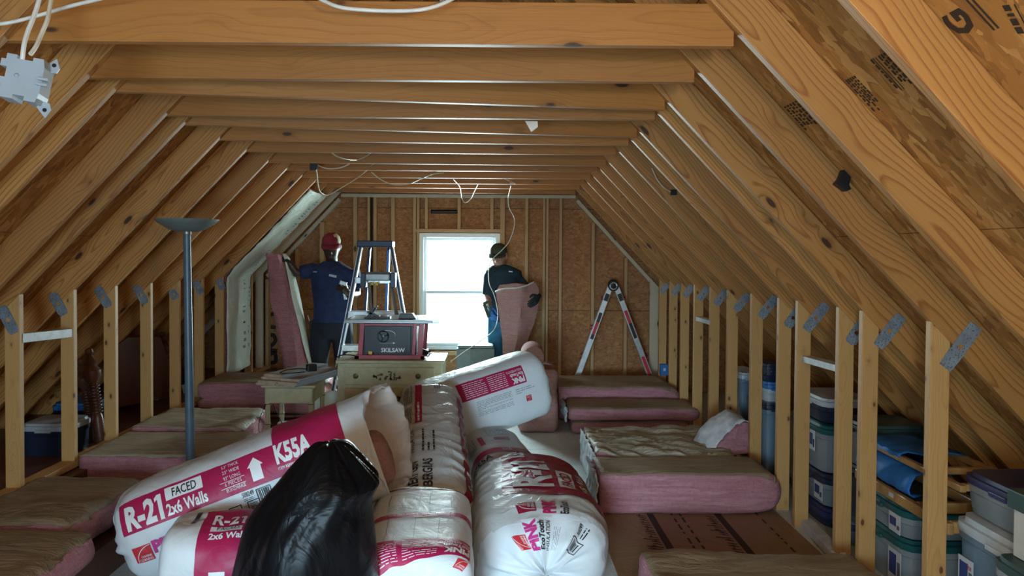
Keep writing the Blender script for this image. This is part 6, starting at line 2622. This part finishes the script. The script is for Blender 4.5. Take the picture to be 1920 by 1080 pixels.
# further along
tote(1430, 1490, 895, 1005, 4.95, .42, 'green_lid', 'clear', 'dark tote with a teal lid at the bottom, behind the crumpled batt roll', 'cloth_brown', hasfoot=0.0)
tote(1432, 1486, 757, 895, 5.0, .40, 'navy_plastic', 'clear_blue', 'tall blue-tinted tote behind the rolled pink batt end', 'cloth_grey')
tote(1436, 1484, 718, 757, 5.05, .36, 'blue_bright', 'white_lid', 'small white tub with a bright blue lid on the tall blue-tinted tote', None)
tote(1434, 1482, 684, 718, 5.10, .34, 'navy_plastic', 'navy_plastic', 'dark navy tub on top of the blue-lidded white tub', None)
tote(1386, 1432, 798, 850, 5.75, .40, 'blue_bright', 'clear_blue', 'blue tote low behind the studs by the rolled pink batt', None, hasfoot=0.0)
tote(1387, 1430, 700, 798, 5.75, .40, 'white_lid', 'clear_blue', 'pale tote with a white lid, farthest along the bin side', 'cloth_grey')
# right-hand corner
side_tote((2.00, 2.62, 3.14, .505, .675), .34, 'purple_lid', 'clear', 'clear tote with an indigo lid lying on the white-lidded tub', 'cloth_brown')
side_tote((1.95, 2.52, 3.12, .0, .50), .40, 'white_lid', 'clear_blue', 'wide clear tub with white lid and red-topped label beside the nearest stud', None, (-.60, .52, .095, .21, 'Sterilite'), lid_h=.05)
side_tote((1.775, 2.16, 2.60, .0, .53), .17, 'dark_green', 'cloth_grey', 'grey tub with a dark green lid at the lower corner of the picture')
t = thing('carton', 'white corrugated carton with a dark green lid at the picture edge', 'carton', (1.86, 2.4, .532))
b = MB()
b.box((1.83, 2.22, .532), (2.0, 2.56, .735))
b.build('box', M_['carton'], t, smooth=0, bevel=.003)
b = MB()
b.box((1.815, 2.205, .70), (2.015, 2.575, .765))
b.build('lid', M_['dark_green'], t, smooth=0, bevel=.004)
# white shelf board in the gap
b = MB()
b.beam(W(1524, 742, 4.75), W(1640, 748, 4.75), .22, .022)
tag(b.build('shelf_board', M_['white_paint'], smooth=0, bevel=.002), 'white shelf board resting behind the studs above the black tote', 'shelf')

# lamp side storage: bed posts, dark headboard, blue tote
def bedpost(px0, py0, px1, py1, y, label):
    a, c = W(px1, py1, y), W(px0, py0, y)
    L = (c - a).length
    M = frame((0, 1, 0), (c - a), a)
    prof = [(.032, 0), (.036, .02), (.034, L * .25), (.030, L * .3)]
    n = 9
    for i in range(n):
        z = L * (.32 + .30 * i / n)
        prof += [(.024, z), (.038, z + L * .012), (.038, z + L * .02), (.024, z + L * .03)]
    prof += [(.03, L * .64), (.055, L * .70), (.058, L * .76), (.03, L * .82), (.045, L * .85), (.03, L * .88), (.016, L * .92), (.028, L * .95), (.022, L * .985), (.004, L)]
    b = MB()
    b.lathe((0, 0, 0), prof, 18)
    for i in range(len(b.v)):
        b.v[i] = M @ b.v[i]
    tag(b.build('bed_post', M_['old_wood']), label, 'bed post', 'turned bed posts behind the lamp side studs')


bedpost(166, 652, 190, 832, 4.98, 'dark turned bed post, the more upright one of a pair behind the lamp side studs')
bedpost(150, 672, 178, 826, 5.10, 'dark turned bed post leaning behind the upright one')
bedpost(303, 622, 320, 742, 6.5, 'dark turned bed post behind the studs close to the lamp pole')
b = MB()
a, c = W(212, 770, 5.85), W(330, 640, 6.5)
pts = [W(212, 765, 5.85), W(212, 655, 5.85), W(240, 634, 6.0), W(300, 634, 6.35), W(322, 690, 6.5), W(330, 740, 6.55)]
vs = [p for p in pts] + [p + V((-.05, .06, 0)) for p in pts]
n = len(pts)
b.add(vs, [tuple(range(n)), tuple(range(2 * n - 1, n - 1, -1))] + [(i, (i + 1) % n, n + (i + 1) % n, n + i) for i in range(n)])
tag(b.build('headboard', M_['old_wood'], smooth=0, bevel=.006), 'dark wooden headboard leaning behind the lamp side studs', 'headboard')
tote(92, 172, 758, 805, 5.30, .40, 'blue_bright', 'navy_plastic', 'dark tote with a bright blue lid behind the lamp side studs', None, group='totes behind the lamp side studs')
tote(34, 128, 796, 885, 4.72, .30, 'box_grey', 'navy_plastic', 'dark tote with a grey lid between the first two lamp side studs', None, group='totes behind the lamp side studs')
for (pp, qq, y, w, h, mt, nm, lab) in ((( 228, 770), (262, 742), 6.2, .10, .02, 'navy_plastic', 'picture_frame', 'blue-edged flat frame lying behind the lamp side studs'),
                                     ((286, 722), (300, 752), 6.6, .12, .02, 'white_lid', 'white_box', 'small white panel behind the lamp side studs'),
                                     ((346, 720), (356, 760), 6.9, .08, .03, 'box_grey', 'tool_case', 'grey-blue case behind the lamp pole')):
    b = MB()
    b.beam(W(*pp, y), W(*qq, y), w, h)
    tag(b.build(nm, M_[mt], smooth=0, bevel=.003), lab, nm.replace('_', ' '))
